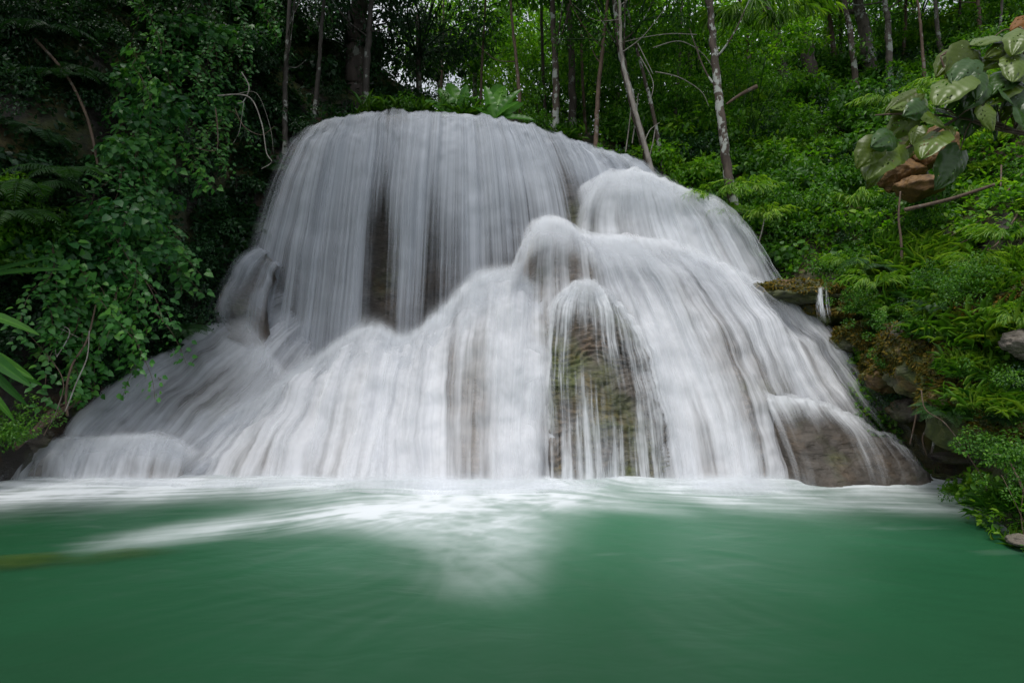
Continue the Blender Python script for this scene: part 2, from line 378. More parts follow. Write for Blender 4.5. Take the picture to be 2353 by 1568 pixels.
def pool_mat():
    m, n, out = newmat('pool_water')
    f = N(n, 'ShaderNodeAttribute', attribute_name='foam').outputs['Fac']
    k = N(n, 'ShaderNodeAttribute', attribute_name='milk').outputs['Fac']
    g = N(n, 'ShaderNodeNewGeometry').outputs['Position']
    col = ramp(n, k, [(0, (.003, .040, .012)), (.5, (.008, .082, .030)), (1, (.040, .170, .088))])
    b = N(n, 'ShaderNodeBump'); b.inputs['Strength'].default_value = .25; b.inputs['Distance'].default_value = .05
    n.links.new(noise(n, mapping(n, g, (1, 1.8, 1)), 1.6, 3, .5, .4), b.inputs['Height'])
    pr = N(n, 'ShaderNodeBsdfPrincipled'); n.links.new(col, pr.inputs['Base Color']); pr.inputs['Roughness'].default_value = .38
    pr.inputs['IOR'].default_value = 1.33; pr.inputs['Specular IOR Level'].default_value = .4; n.links.new(b.outputs[0], pr.inputs['Normal'])
    fm = N(n, 'ShaderNodeBsdfDiffuse'); fm.inputs[0].default_value = (.80, .84, .88, 1)
    mx = N(n, 'ShaderNodeMixShader'); n.links.new(f, mx.inputs[0]); n.links.new(pr.outputs[0], mx.inputs[1]); n.links.new(fm.outputs[0], mx.inputs[2])
    n.links.new(mx.outputs[0], out.inputs[0]); return m
pool = obj('pool_water', make_pool(), pool_mat()); tag(pool, kind='structure')

# ------------------------------------------------------------------ waterfall: rock tiers and water veils
wf = empty('waterfall', (0, 8, 0))
tag(wf, 'wide silky white waterfall spreading over domed tiers of travertine into the green pool', 'waterfall')
cliff = empty('rock_cliff', (0, 9, 0))
tag(cliff, 'domed layered grey brown travertine cliff with moss patches under the falling water', 'cliff')
def edgefade(nu, nv, eu=.06, ev0=.05, ev1=.0, lu=None, ru=None):
    u = np.linspace(0, 1, nu)[:, None]; v = np.linspace(0, 1, nv)[None, :]
    l = sstep(0, lu if lu is not None else eu, u); r = sstep(0, ru if ru is not None else eu, 1-u)
    e = l*r*sstep(0, ev0, v)
    if ev1 > 0: e = e*sstep(0, ev1, 1-v)
    return e
def tier(name, guides, seed, rock='rock', grain=.05, fw=.14, contrast=1.5, vlen=1.0, fine=1.0, patch=1.0, eu=.06, lu=None, ru=None, ev0=.05, ev1=0, layers=3, rock_off=None, nu=180, nv=150, ridge=.07, bump=.10, back=True, terr=.05, thin=0, dscale=(1, .62), gap=.05, col=(.76, .79, .83)):
    gs = []
    for g in guides:
        g = [tuple(q)+((.6,) if len(q) == 3 else ()) for q in g]
        if back:   # the water comes over the crest from behind
            p = g[0]; g = [(1176+(p[0]-1176)*.93, p[1]+ (830-p[1])*.10, p[2]*1.12, p[3]*.5, 0.)] + [q+(1.,) for q in g]
        gs.append(g)
    A, dn, ex = loft(gs, nu, nv, True); Nn = grid_normals(A); F = metric_uv(A)
    # broad ribs running down the flow, and knobs
    q = np.stack([F[..., 0]*1.9+seed, F[..., 1]*.35, 0*F[..., 0]+seed], -1)
    rib = fbm(q, 2)*ridge
    k = fbm(np.stack([A[..., 0]*1.5, A[..., 1]*1.5, A[..., 2]*1.8+seed], -1), 2)*bump
    k = k+fbm(np.stack([A[..., 0]*4.2, A[..., 1]*4.2, A[..., 2]*3.2+seed], -1), 3)*bump*.45
    if back:
        cr_ = np.argmax(ex > .97, axis=1)[:, None]; dd = (np.arange(nv)[None, :]-cr_)/nv
        k = k+fbm(A*np.array([6.5, 6.5, 5])+seed, 3)*.085*np.exp(-(dd/.16)**2)
    B = A+Nn*(rib+k)[..., None]
    fa = [grid_faces(nu, nv)]
    ed = edgefade(nu, nv, eu, ev0, ev1, lu, ru)
    if back:
        crest = np.argmax(ex > .97, axis=1)[:, None]; down = np.clip((np.arange(nv)[None, :]-crest)/nv, -1, 1)
        ed = edgefade(nu, nv, eu, .01, ev1, lu, ru)*sstep(.72, .98, ex)*(.5+.5*sstep(0, .11, down))
        lift = sstep(-.02, .16, down)
    else: lift = 1.0
    dn = dn-thin+(.30-.18*(thin > 0))*fbm(np.stack([F[..., 0]*1.1+seed*3, F[..., 1]*.45, 0*F[..., 0]], -1), 3)+.10*patch*fbm(np.stack([F[..., 0]*3.5+seed*3, F[..., 1]*1.8, 0*F[..., 0]], -1), 3)
    for L in range(layers):
        off = (.03, .09, .19)[L]
        V = B+Nn*((.02 if L == 0 else .03)+(off-.03+fbm(q*1.7+L*31, 2)*.05*L)*lift)[..., None]
        me = mesh_np('water_veil', V.reshape(-1, 3), fa, attrs={'flow': F.reshape(-1, 3), 'dens': (dn*dscale[min(L, 1)]-(0, .05, .42)[L]).ravel(), 'edge': ed.ravel()})
        o = obj(name, me, water_veil_mat(name, seed+L*4.7, grain, contrast, vlen, fine, col, fw), wf)
        o.matrix_parent_inverse = Matrix.Translation((0, -8, 0))
    # rock
    off = rock_off(np.linspace(0, 1, nu)[:, None], np.linspace(0, 1, nv)[None, :]) if rock_off else 0
    tz = B[..., 2]*10+fbm(B*1.6, 4)*3.2
    t = terr*(np.abs((tz % 1)-.5)*2-.5)*(.3+.7*sstep(-.2, .4, fbm(B*2.3+5, 3)))+fbm(B*np.array([6, 6, 14]), 4)*.05
    side = (sstep(0, .1, np.linspace(0, 1, nu))*sstep(0, .1, 1-np.linspace(0, 1, nu)))[:, None]+np.zeros((1, nv))
    V = B+Nn*(t*side-.07-.28*(1-side))[..., None]+np.stack([0*B[..., 0], off+0*B[..., 0], 0*B[..., 0]], -1)
    me = mesh_np('rock_tier', V.reshape(-1, 3), fa)
    o = obj('rock_tier', me, M[rock], cliff); o.matrix_parent_inverse = Matrix.Translation((0, -9, 0))
    return A

# upper curtain
A_ = [
 [(705,302,12.3,.55),(672,322,11.9,.6),(628,395,11.6,.6),(588,500,11.35,.6),(556,620,11.1,.58),(526,740,10.8,.58),(496,880,10.4,.58)],
 [(765,280,12.2,0.69),(738,325,11.8,0.74),(702,430,11.4,0.69),(672,560,11.15,0.64),(648,700,10.9,0.45),(628,840,10.6,0.43),(605,960,10.2,0.64)],
 [(830,266,12.2,0.64),(812,320,11.7,0.79),(792,440,11.3,0.43),(776,590,11.1,0.25),(762,730,10.9,0.19),(750,850,10.7,0.25),(742,910,10.5,0.33)],
 [(895,262,12.2,0.43),(892,330,11.6,0.79),(884,460,11.2,0.43),(876,600,11.0,0.25),(870,740,10.8,0.17),(868,830,10.7,0.23),(866,880,10.6,0.33)],
 [(965,262,12.2,0.43),(958,330,11.5,0.84),(947,460,11.1,0.66),(938,620,10.9,0.41),(930,760,10.7,0.25),(925,860,10.6,0.28),(922,890,10.5,0.33)],
 [(1035,265,12.2,0.64),(1034,330,11.5,0.84),(1030,460,11.1,0.51),(1026,620,10.9,0.33),(1022,740,10.7,0.25),(1018,800,10.6,0.33),(1015,850,10.5,0.33)],
 [(1100,268,12.2,0.79),(1110,330,11.5,0.84),(1120,440,11.1,0.72),(1126,560,10.9,0.43),(1130,660,10.7,0.33),(1130,720,10.6,0.33),(1130,760,10.5,0.33)],
 [(1165,281,12.1,0.79),(1188,340,11.5,0.74),(1210,440,11.1,0.41),(1222,540,10.9,0.23),(1228,620,10.7,0.25),(1230,660,10.6,0.23),(1230,700,10.5,0.23)],
 [(1235,298,12.0,0.79),(1262,345,11.5,0.72),(1292,440,11.1,0.35),(1308,530,10.9,0.25),(1318,600,10.8,0.33),(1322,640,10.7,0.33),(1322,680,10.6,0.33)],
 [(1310,325,12.0,0.79),(1340,370,11.5,0.79),(1368,450,11.1,0.69),(1390,530,10.9,0.64),(1400,590,10.8,0.64),(1410,630,10.7,0.64),(1415,660,10.7,0.64)],
 [(1375,345,12.0,0.74),(1412,395,11.6,0.79),(1445,460,11.3,0.74),(1475,530,11.1,0.69),(1500,580,11.0,0.64),(1510,620,10.9,0.64),(1520,650,10.9,0.64)],
 [(1435,360,12.0,0.69),(1478,405,11.7,0.74),(1520,460,11.5,0.69),(1560,530,11.3,0.64),(1590,590,11.2,0.64),(1610,620,11.1,0.64),(1620,660,11.1,0.64)],
 [(1475,375,12.1,0.33),(1525,430,11.8,0.43),(1575,490,11.6,0.43),(1620,550,11.5,0.33),(1650,600,11.4,0.33),(1670,640,11.3,0.33),(1690,680,11.3,0.33)]]
def roff(u, v): return .75*np.exp(-((u-.38)/.24)**2)*sstep(.12, .4, v)*(1-.6*sstep(.75, 1, v))
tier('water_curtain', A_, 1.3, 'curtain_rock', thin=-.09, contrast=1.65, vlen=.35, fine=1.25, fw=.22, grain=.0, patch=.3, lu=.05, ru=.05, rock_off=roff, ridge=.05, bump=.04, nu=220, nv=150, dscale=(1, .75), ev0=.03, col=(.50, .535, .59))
# small side fall left of the curtain
H_ = [
 [(582,570,10.9,0.29),(542,590,10.8,0.39),(507,640,10.6,0.44),(487,690,10.4,0.39),(477,750,10.3,0.34)],
 [(607,575,10.9,0.59),(572,600,10.7,0.64),(542,650,10.5,0.49),(522,710,10.3,0.44),(512,770,10.2,0.39)],
 [(622,590,10.9,0.59),(602,620,10.7,0.59),(582,670,10.5,0.49),(572,730,10.3,0.39),(562,790,10.2,0.39)],
 [(642,620,10.9,0.59),(627,660,10.7,0.49),(617,700,10.5,0.49),(612,750,10.3,0.39),(607,800,10.2,0.39)]]
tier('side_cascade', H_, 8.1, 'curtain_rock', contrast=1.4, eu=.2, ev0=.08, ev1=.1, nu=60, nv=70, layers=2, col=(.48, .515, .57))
# upper right cascade
B_ = [
 [(1405,408,11.1,.6),(1352,430,10.9,.75),(1325,480,10.7,.65),(1312,540,10.5,.55),(1300,600,10.4,.5)],
 [(1425,402,11.1,.8),(1388,430,10.8,.9),(1365,490,10.6,.7),(1362,560,10.4,.6),(1365,620,10.3,.5)],
 [(1452,400,11.1,.85),(1438,435,10.7,.95),(1440,500,10.5,.6),(1455,570,10.3,.5),(1470,630,10.2,.5)],
 [(1492,405,11.1,.8),(1508,445,10.7,.9),(1530,510,10.5,.65),(1560,590,10.2,.6),(1580,650,10.1,.5)],
 [(1540,425,11.1,.75),(1572,470,10.8,.85),(1608,540,10.5,.7),(1650,630,10.2,.55),(1675,700,10.1,.5)],
 [(1592,450,11.1,.8),(1632,495,10.8,.9),(1675,565,10.5,.72),(1720,660,10.2,.6),(1745,730,10.1,.5)],
 [(1640,468,11.1,.75),(1690,520,10.9,.85),(1732,590,10.6,.7),(1772,670,10.3,.6),(1800,750,10.2,.5)],
 [(1668,480,11.2,.5),(1722,545,11,.55),(1764,615,10.7,.5),(1800,690,10.4,.45),(1835,770,10.3,.4)]]
tier('right_cascade', B_, 3.7, 'rock_wet', contrast=1.35, vlen=.7, fw=.2, eu=.12, ev0=.04, nu=150, nv=110, ridge=.08, bump=.06)
# main dome
C_ = [
 [(1232,514,10.0,.6),(1203,545,9.9,.75),(1190,610,9.6,.8),(1180,690,9.3,.85),(1175,800,8.7,.8),(1172,950,8.2,.7),(1170,1130,7.9,.7)],
 [(1258,508,10.0,.8),(1248,540,9.8,.8),(1242,610,9.5,.62),(1240,690,9.2,.7),(1240,800,8.7,.5),(1240,950,8.2,.3),(1240,1130,7.9,.3)],
 [(1296,514,10.0,.9),(1318,550,9.7,.7),(1325,610,9.4,.35),(1335,680,9.1,.4),(1345,800,8.8,.3),(1360,950,8.3,.2),(1370,1130,7.9,.2)],
 [(1345,540,10.0,.9),(1382,590,9.6,.85),(1415,660,9.2,.62),(1445,760,8.9,.5),(1475,870,8.5,.4),(1500,1000,8.1,.35),(1515,1130,7.7,.4)],
 [(1405,552,10.0,.95),(1462,600,9.6,.9),(1520,690,9.1,.75),(1565,800,8.7,.62),(1605,910,8.3,.5),(1635,1020,7.9,.62),(1655,1130,7.55,.7)],
 [(1480,560,10.0,.95),(1555,620,9.5,.92),(1625,720,9.0,.8),(1675,830,8.6,.55),(1712,930,8.2,.5),(1742,1030,7.85,.72),(1755,1130,7.5,.8)],
 [(1560,575,10.1,.9),(1640,640,9.6,.92),(1715,740,9.1,.8),(1765,840,8.7,.62),(1800,930,8.35,.5),(1835,1030,8.3,.5),(1860,1130,8.1,.5)],
 [(1640,610,10.2,.85),(1725,680,9.7,.9),(1805,780,9.2,.82),(1865,880,8.7,.72),(1925,970,8.6,.8),(1985,1060,8.9,.75),(2020,1130,8.7,.7)],
 [(1715,645,10.2,.8),(1805,720,9.8,.82),(1885,815,9.3,.78),(1955,915,8.8,.72),(2035,1005,8.8,.7),(2100,1070,8.8,.8),(2140,1130,8.6,.8)],
 [(1775,680,10.2,.7),(1860,750,9.8,.68),(1935,845,9.3,.65),(2005,940,8.9,.62),(2085,1030,8.8,.6),(2150,1090,8.5,.6),(2190,1130,8.2,.6)],
 [(1800,700,10.3,.4),(1885,775,9.9,.4),(1965,870,9.4,.4),(2040,965,9.0,.4),(2120,1050,8.6,.4),(2185,1100,8.2,.4),(2230,1140,7.9,.4)]]
tier('main_cascade', C_, 5.9, 'rock', contrast=1.7, vlen=1.1, fine=1.2, fw=.15, grain=.06, eu=.05, ru=.12, ev0=.04, nu=260, nv=190, ridge=.09, bump=.08, col=(.78, .80, .84))
# centre outcrop with bare mossy rock
E_ = [
 [(1312,660,9.0,.5),(1272,690,8.85,.6),(1252,760,8.6,.45),(1246,860,8.35,.35),(1248,980,8.0,.3),(1252,1130,7.6,.4)],
 [(1328,652,9.0,.7),(1300,695,8.75,.62),(1287,780,8.45,.28),(1285,880,8.2,.25),(1288,990,7.95,.32),(1290,1130,7.55,.35)],
 [(1348,650,9.0,.8),(1348,705,8.65,.62),(1350,800,8.35,.22),(1354,900,8.1,.2),(1360,1000,7.9,.25),(1366,1130,7.55,.3)],
 [(1372,658,9.0,.8),(1396,715,8.65,.62),(1412,810,8.35,.25),(1424,910,8.1,.05),(1434,1010,7.9,.05),(1440,1130,7.55,.08)],
 [(1398,675,9.0,.7),(1438,730,8.7,.6),(1470,820,8.4,.42),(1490,920,8.15,.32),(1505,1010,7.9,.28),(1515,1130,7.6,.3)],
 [(1425,700,9.0,.4),(1475,760,8.8,.5),(1515,850,8.5,.45),(1545,950,8.2,.42),(1565,1040,7.95,.5),(1580,1130,7.7,.5)]]
tier('centre_cascade', E_, 6.6, 'rock_wet', contrast=1.7, vlen=1.3, fine=1.3, fw=.3, grain=.12, eu=.1, ev0=.06, nu=160, nv=240, ridge=.05, bump=.09, terr=.06, layers=2)
# centre left dome
D_ = [
 [(585,935,9.5,.5),(540,965,9.2,.6),(480,1020,8.6,.65),(430,1075,8.1,.6),(385,1130,7.7,.6)],
 [(640,905,9.6,.8),(600,945,9.3,.85),(545,1010,8.7,.8),(495,1070,8.2,.7),(455,1130,7.7,.7)],
 [(700,865,9.7,.85),(668,905,9.3,.9),(615,985,8.7,.75),(570,1055,8.2,.62),(535,1130,7.7,.62)],
 [(770,810,9.8,.9),(738,860,9.3,.92),(690,955,8.7,.7),(655,1040,8.2,.5),(632,1130,7.65,.5)],
 [(825,772,9.9,.9),(800,830,9.4,.95),(765,935,8.7,.8),(740,1030,8.2,.62),(722,1130,7.6,.52)],
 [(872,765,9.9,.85),(856,825,9.3,.95),(832,930,8.7,.85),(812,1030,8.15,.75),(800,1130,7.55,.72)],
 [(920,786,9.8,.85),(908,850,9.2,.95),(892,950,8.7,.9),(878,1040,8.15,.85),(870,1130,7.5,.82)],
 [(975,758,9.8,.9),(962,830,9.2,.97),(950,935,8.6,.9),(942,1030,8.1,.85),(938,1130,7.45,.85)],
 [(1030,715,9.9,.9),(1015,790,9.2,.97),(1002,905,8.6,.85),(996,1010,8.1,.72),(994,1130,7.45,.75)],
 [(1085,655,9.9,.9),(1070,740,9.2,.97),(1058,870,8.6,.7),(1054,1000,8.1,.78),(1054,1130,7.45,.8)],
 [(1140,640,9.8,.85),(1128,730,9.1,.97),(1118,860,8.5,.85),(1114,1000,8.05,.72),(1114,1130,7.45,.7)],
 [(1195,655,9.7,.85),(1185,740,9.05,.97),(1176,870,8.5,.95),(1172,1000,8.05,.85),(1172,1130,7.45,.8)],
 [(1240,680,9.5,.8),(1236,760,9.0,.95),(1228,880,8.5,.9),(1222,1000,8.05,.8),(1222,1130,7.5,.75)],
 [(1262,695,9.3,.6),(1256,770,9.0,.7),(1250,890,8.6,.6),(1246,1000,8.2,.5),(1246,1130,7.65,.5)]]
tier('left_cascade', D_, 2.2, 'rock', contrast=1.5, vlen=.9, fw=.08, eu=.06, ev0=.07, nu=260, nv=150, ridge=.10, bump=.12, col=(.78, .80, .84))
# left apron
F_ = [
 [(650,655,11.3,.5),(545,705,10.8,.5),(440,755,10.3,.45),(350,805,9.8,.5),(255,875,9.2,.45),(180,950,8.6,.45),(135,1030,8.2,.4)],
 [(665,680,11.3,.7),(560,730,10.7,.8),(460,795,10.1,.75),(370,865,9.5,.7),(290,930,8.9,.68),(228,990,8.4,.6),(190,1055,8.1,.6)],
 [(680,705,11.3,.7),(595,765,10.6,.85),(510,835,9.9,.6),(425,905,9.3,.4),(355,968,8.8,.45),(300,1025,8.3,.5),(268,1075,8.05,.5)],
 [(700,730,11.3,.7),(630,795,10.5,.8),(555,875,9.7,.42),(480,945,9.15,.30),(415,1005,8.65,.55),(368,1050,8.25,.6),(345,1085,8.1,.6)],
 [(725,755,11.3,.7),(665,830,10.4,.8),(598,910,9.6,.65),(530,975,9.05,.62),(470,1030,8.55,.65),(428,1070,8.2,.6),(405,1110,8.0,.6)],
 [(750,780,11.3,.5),(705,860,10.3,.7),(645,935,9.6,.7),(585,1000,9.1,.7),(530,1050,8.6,.65),(490,1090,8.2,.6),(470,1120,8.0,.6)]]
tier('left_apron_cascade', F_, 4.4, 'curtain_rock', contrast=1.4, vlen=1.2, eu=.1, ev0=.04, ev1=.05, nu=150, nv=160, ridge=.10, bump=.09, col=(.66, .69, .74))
F2 = [
 [(15,1075,8.0,.4),(5,1090,7.8,.5),(-10,1110,7.6,.5),(-30,1140,7.3,.5)],
 [(75,1035,8.3,.6),(60,1060,8.0,.8),(40,1090,7.7,.8),(20,1135,7.35,.8)],
 [(130,1012,8.4,.7),(115,1035,8.1,.85),(95,1075,7.8,.75),(80,1135,7.4,.7)],
 [(190,1012,8.4,.8),(175,1035,8.1,.95),(155,1080,7.8,.75),(140,1135,7.45,.6)],
 [(260,1005,8.4,.8),(245,1030,8.1,.9),(225,1075,7.8,.5),(212,1135,7.45,.45)],
 [(330,1000,8.4,.85),(318,1025,8.1,.95),(302,1070,7.8,.55),(292,1135,7.5,.5)],
 [(395,1008,8.4,.8),(385,1035,8.1,.9),(372,1080,7.8,.6),(362,1135,7.5,.6)],
 [(440,1025,8.4,.5),(435,1050,8.1,.7),(425,1085,7.8,.7),(415,1135,7.5,.7)]]
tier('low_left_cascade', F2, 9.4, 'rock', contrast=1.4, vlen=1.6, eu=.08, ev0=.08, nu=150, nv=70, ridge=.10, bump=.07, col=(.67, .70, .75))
# low right mound with a thin film of water
G_ = [
 [(1748,903,8.43,0.73),(1762,935,8.13,0.58),(1788,1000,7.78,0.28),(1812,1060,7.53,0.25),(1828,1130,7.23,0.23)],
 [(1800,906,8.43,1.03),(1828,938,8.08,0.73),(1858,1000,7.68,0.23),(1880,1060,7.43,0.23),(1895,1130,7.18,0.18)],
 [(1868,924,8.33,0.98),(1900,958,7.98,0.63),(1935,1015,7.63,0.28),(1958,1070,7.38,0.28),(1970,1130,7.13,0.23)],
 [(1942,958,8.23,0.63),(1978,990,7.88,0.43),(2014,1035,7.58,0.28),(2035,1080,7.33,0.23),(2046,1130,7.08,0.18)],
 [(2016,996,8.13,0.43),(2050,1024,7.78,0.33),(2080,1060,7.48,0.21),(2098,1095,7.28,0.18),(2106,1130,7.08,0.13)],
 [(2085,1036,7.93,0.23),(2114,1058,7.63,0.23),(2136,1084,7.43,0.18),(2150,1108,7.28,0.13),(2156,1130,7.13,0.13)],
 [(2135,1076,7.73,0.13),(2156,1088,7.53,0.13),(2172,1102,7.38,0.13),(2180,1115,7.28,0.13),(2184,1130,7.18,0.13)]]
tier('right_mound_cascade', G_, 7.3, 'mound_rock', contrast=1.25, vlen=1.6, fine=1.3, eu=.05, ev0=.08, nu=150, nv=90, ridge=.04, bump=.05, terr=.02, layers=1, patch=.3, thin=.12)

# soft spray where the tiers land and along the foot of the falls
def spray_mat():
    m, n, out = newmat('spray')
    a = N(n, 'ShaderNodeAttribute', attribute_name='flow').outputs['Vector']; e = N(n, 'ShaderNodeAttribute', attribute_name='edge').outputs['Fac']
    q = noise(n, mapping(n, a, (2.2, 1.6, 1)), 1, 4, .55, .3)
    q = math_(n, 'MULTIPLY_ADD', noise(n, mapping(n, a, (9, 1.5, 1)), 1, 3, .5), .5, q)
    al = math_(n, 'MULTIPLY', e, math_(n, 'MULTIPLY_ADD', q, 2.4, -1.0, clamp=True))
    d = N(n, 'ShaderNodeBsdfDiffuse'); d.inputs[0].default_value = (.78, .81, .85, 1); t = N(n, 'ShaderNodeBsdfTranslucent'); t.inputs[0].default_value = (.78, .81, .85, 1)
    mx = N(n, 'ShaderNodeMixShader', i_0=.35); n.links.new(d.outputs[0], mx.inputs[1]); n.links.new(t.outputs[0], mx.inputs[2])
    mm = N(n, 'ShaderNodeMixShader'); n.links.new(al, mm.inputs[0]); n.links.new(N(n, 'ShaderNodeBsdfTransparent').outputs[0], mm.inputs[1]); n.links.new(mx.outputs[0], mm.inputs[2])
    n.links.new(mm.outputs[0], out.inputs[0]); return m
SPM = spray_mat()
def spray(pts, up, down, fwd=.12, layers=3, peak=.45, seed=0, nv=26):
    p = np.array(pts, float); q = catmull(np.concatenate([P(p[:, 0], p[:, 1], p[:, 2]), p[:, 3:4]], 1), 120)
    u = np.concatenate([[0], np.cumsum(np.linalg.norm(np.diff(q[:, :3], axis=0), axis=1))])
    for L in range(layers):
        v = np.linspace(0, 1, nv)[None, :]; h = up*(.7+.45*L/layers)*(1+.5*fbm(np.stack([u*1.7, 0*u+L*9, 0*u+seed], -1), 3))[:, None]
        z = h*(1-v*2)*(v < .5)+(-down*(v*2-1))*(v >= .5)
        y = -(fwd*(.3+L*.6))-(fwd*3.0)*np.clip(v*2-1, 0, 1)*(down/.5)+fwd*1.5*np.clip(1-2*v, 0, 1)
        X = q[:, None, :3]+np.stack([0*z, y+0*z, z], -1)
        X = X+(fbm(X*2.2+L*5+seed, 3)*.07)[..., None]*np.array([0, -1, .3])
        e = np.exp(-((v-peak)/np.where(v < peak, .16, .33))**2)*.85*sstep(0, .12, v)*sstep(0, .2, 1-v)*q[:, 3:4]
        e = e*sstep(0, .08, np.linspace(0, 1, 120))[:, None]*sstep(0, .08, 1-np.linspace(0, 1, 120))[:, None]
        F = np.stack(np.broadcast_arrays(u[:, None]+L*7+seed, z, 0*z), -1)
        o = obj('spray', mesh_np('spray', X.reshape(-1, 3), [grid_faces(120, nv)], attrs={'flow': F.reshape(-1, 3), 'edge': e.ravel()}), SPM, wf)
        o.matrix_parent_inverse = Matrix.Translation((0, -8, 0))
spray([(1165,650,9.3,.3),(1182,605,9.4,.45),(1202,562,9.5,.5),(1232,528,9.6,.45),(1262,512,9.7,.3)], .22, .6, .15, seed=51)
# along the crest of the left dome where the curtain lands
spray([(560,945,9.5,.5),(640,900,9.5,.7),(720,845,9.6,.7),(800,785,9.7,.75),(872,762,9.7,.8),(925,790,9.6,.9),(975,762,9.6,.95),(1030,715,9.7,.95),(1085,660,9.7,.9),(1140,640,9.7,.85),(1195,650,9.6,.7),(1250,690,9.2,.5)], .42, .75, seed=2)
spray([(1080,665,9.6,.3),(1130,640,9.6,.4),(1180,620,9.6,.4),(1215,600,9.6,.2)], .25, .7, seed=41)
spray([(470,1010,8.9,.4),(530,965,9.2,.6),(600,925,9.4,.6),(660,890,9.5,.4)], .3, .7, .15, seed=47)
# main dome crest
spray([(1190,560,9.8,0.34),(1222,520,9.8,0.54),(1258,508,9.8,0.61),(1300,520,9.8,0.61),(1350,545,9.8,0.61),(1420,553,9.8,0.61),(1500,562,9.8,0.58),(1580,582,9.9,0.54),(1660,618,10.0,0.51),(1740,655,10.0,0.48),(1810,700,10.0,0.41),(1890,780,9.6,0.34),(1970,870,9.1,0.34),(2050,965,8.7,0.34),(2130,1050,8.3,0.27)], .20, .85, fwd=.2, seed=5)
# right cascade crest
spray([(1320,450,10.9,0.34),(1350,425,10.9,0.48),(1400,405,10.9,0.58),(1460,402,10.9,0.54),(1530,425,10.9,0.48),(1590,450,10.9,0.48),(1650,472,10.9,0.48),(1710,530,10.7,0.41),(1765,615,10.4,0.41),(1815,710,10.1,0.34)], .16, .75, fwd=.16, seed=9)
# small dome over the centre outcrop
spray([(1250,720,8.8,0.34),(1290,675,8.85,0.48),(1345,650,8.9,0.54),(1400,680,8.9,0.48),(1460,745,8.7,0.34)], .14, .5, seed=13, layers=2)
# left apron under the curtain's skirt
spray([(520,740,10.7,.15),(570,745,10.5,.3),(610,800,10.2,.4),(650,860,9.9,.45),(690,880,9.6,.3)], .4, .9, .2, seed=17)
spray([(20,1080,7.9,0.34),(80,1040,8.1,0.54),(150,1010,8.2,0.61),(240,1008,8.2,0.61),(330,1003,8.2,0.61),(410,1015,8.2,0.54),(470,1050,8.1,0.34)], .12, .4, seed=21)
# curtain crest and foot
spray([(700,310,11.9,0.20),(760,280,12,0.31),(860,266,12,0.24),(960,266,12,0.27),(1080,270,12,0.48),(1160,284,12,0.48),(1250,308,12,0.41),(1340,342,11.9,0.41),(1430,365,11.8,0.41),(1500,415,11.7,0.34)], .06, .3, seed=25, layers=2)
# foot of the falls
FT = [(0,1128,7.25,.6),(150,1126,7.35,.7),(350,1122,7.4,.8),(520,1122,7.4,.6),(700,1120,7.4,.65),(850,1120,7.35,.9),(1000,1120,7.3,1.0),(1130,1120,7.3,1.0),(1240,1120,7.35,.9),(1400,1120,7.4,.4),(1560,1116,7.4,.5),(1680,1112,7.35,.95),(1780,1112,7.35,.4),(1850,1116,7.2,.0),(2050,1116,7.1,.0),(2170,1112,7.3,.0),(2220,1100,7.8,.3)]
spray(FT, .30, .16, .16, 3, .42, seed=31)
spray([(x, y+10, Y_-.25, d*.8) for x, y, Y_, d in FT], .16, .10, .2, 2, .45, seed=37)

# ------------------------------------------------------------------ foliage builders
OV = np.array([(0,0,0),(.32,-.5,.07),(.34,0,-.02),(.32,.5,.07),(.7,-.34,.02),(.7,0,-.06),(.7,.34,.02),(1,0,-.16)], float)
HEART = np.array([(0,0,0),(.06,-.48,.05),(.34,0,-.02),(.06,.48,.05),(.55,-.44,.0),(.62,0,-.06),(.55,.44,.0),(1,0,-.18)], float)
LF = [np.array([(0,2,1),(0,3,2),(4,5,7),(5,6,7)]), np.array([(1,2,5,4),(2,3,6,5)])]
def leaves(pos, ax, nr, L, W, rnd, tmpl=OV):
    """many leaves at once -> (verts, tris, quads, rnd)"""
    n = len(pos); ax = ax/(np.linalg.norm(ax, axis=1, keepdims=True)+1e-9)
    sd = np.cross(nr, ax); sd /= np.linalg.norm(sd, axis=1, keepdims=True)+1e-9
    nn = np.cross(ax, sd)
    L = np.broadcast_to(L, n)[:, None, None]; W = np.broadcast_to(W, n)[:, None, None]
    T = tmpl[None]
    V = pos[:, None]+ax[:, None]*T[..., 0:1]*L+sd[:, None]*T[..., 1:2]*W+nn[:, None]*T[..., 2:3]*L
    k = len(tmpl); off = (np.arange(n)*k)[:, None, None]
    return V.reshape(-1, 3), (LF[0][None]+off).reshape(-1, 3), (LF[1][None]+off).reshape(-1, 4), np.repeat(rnd, k)
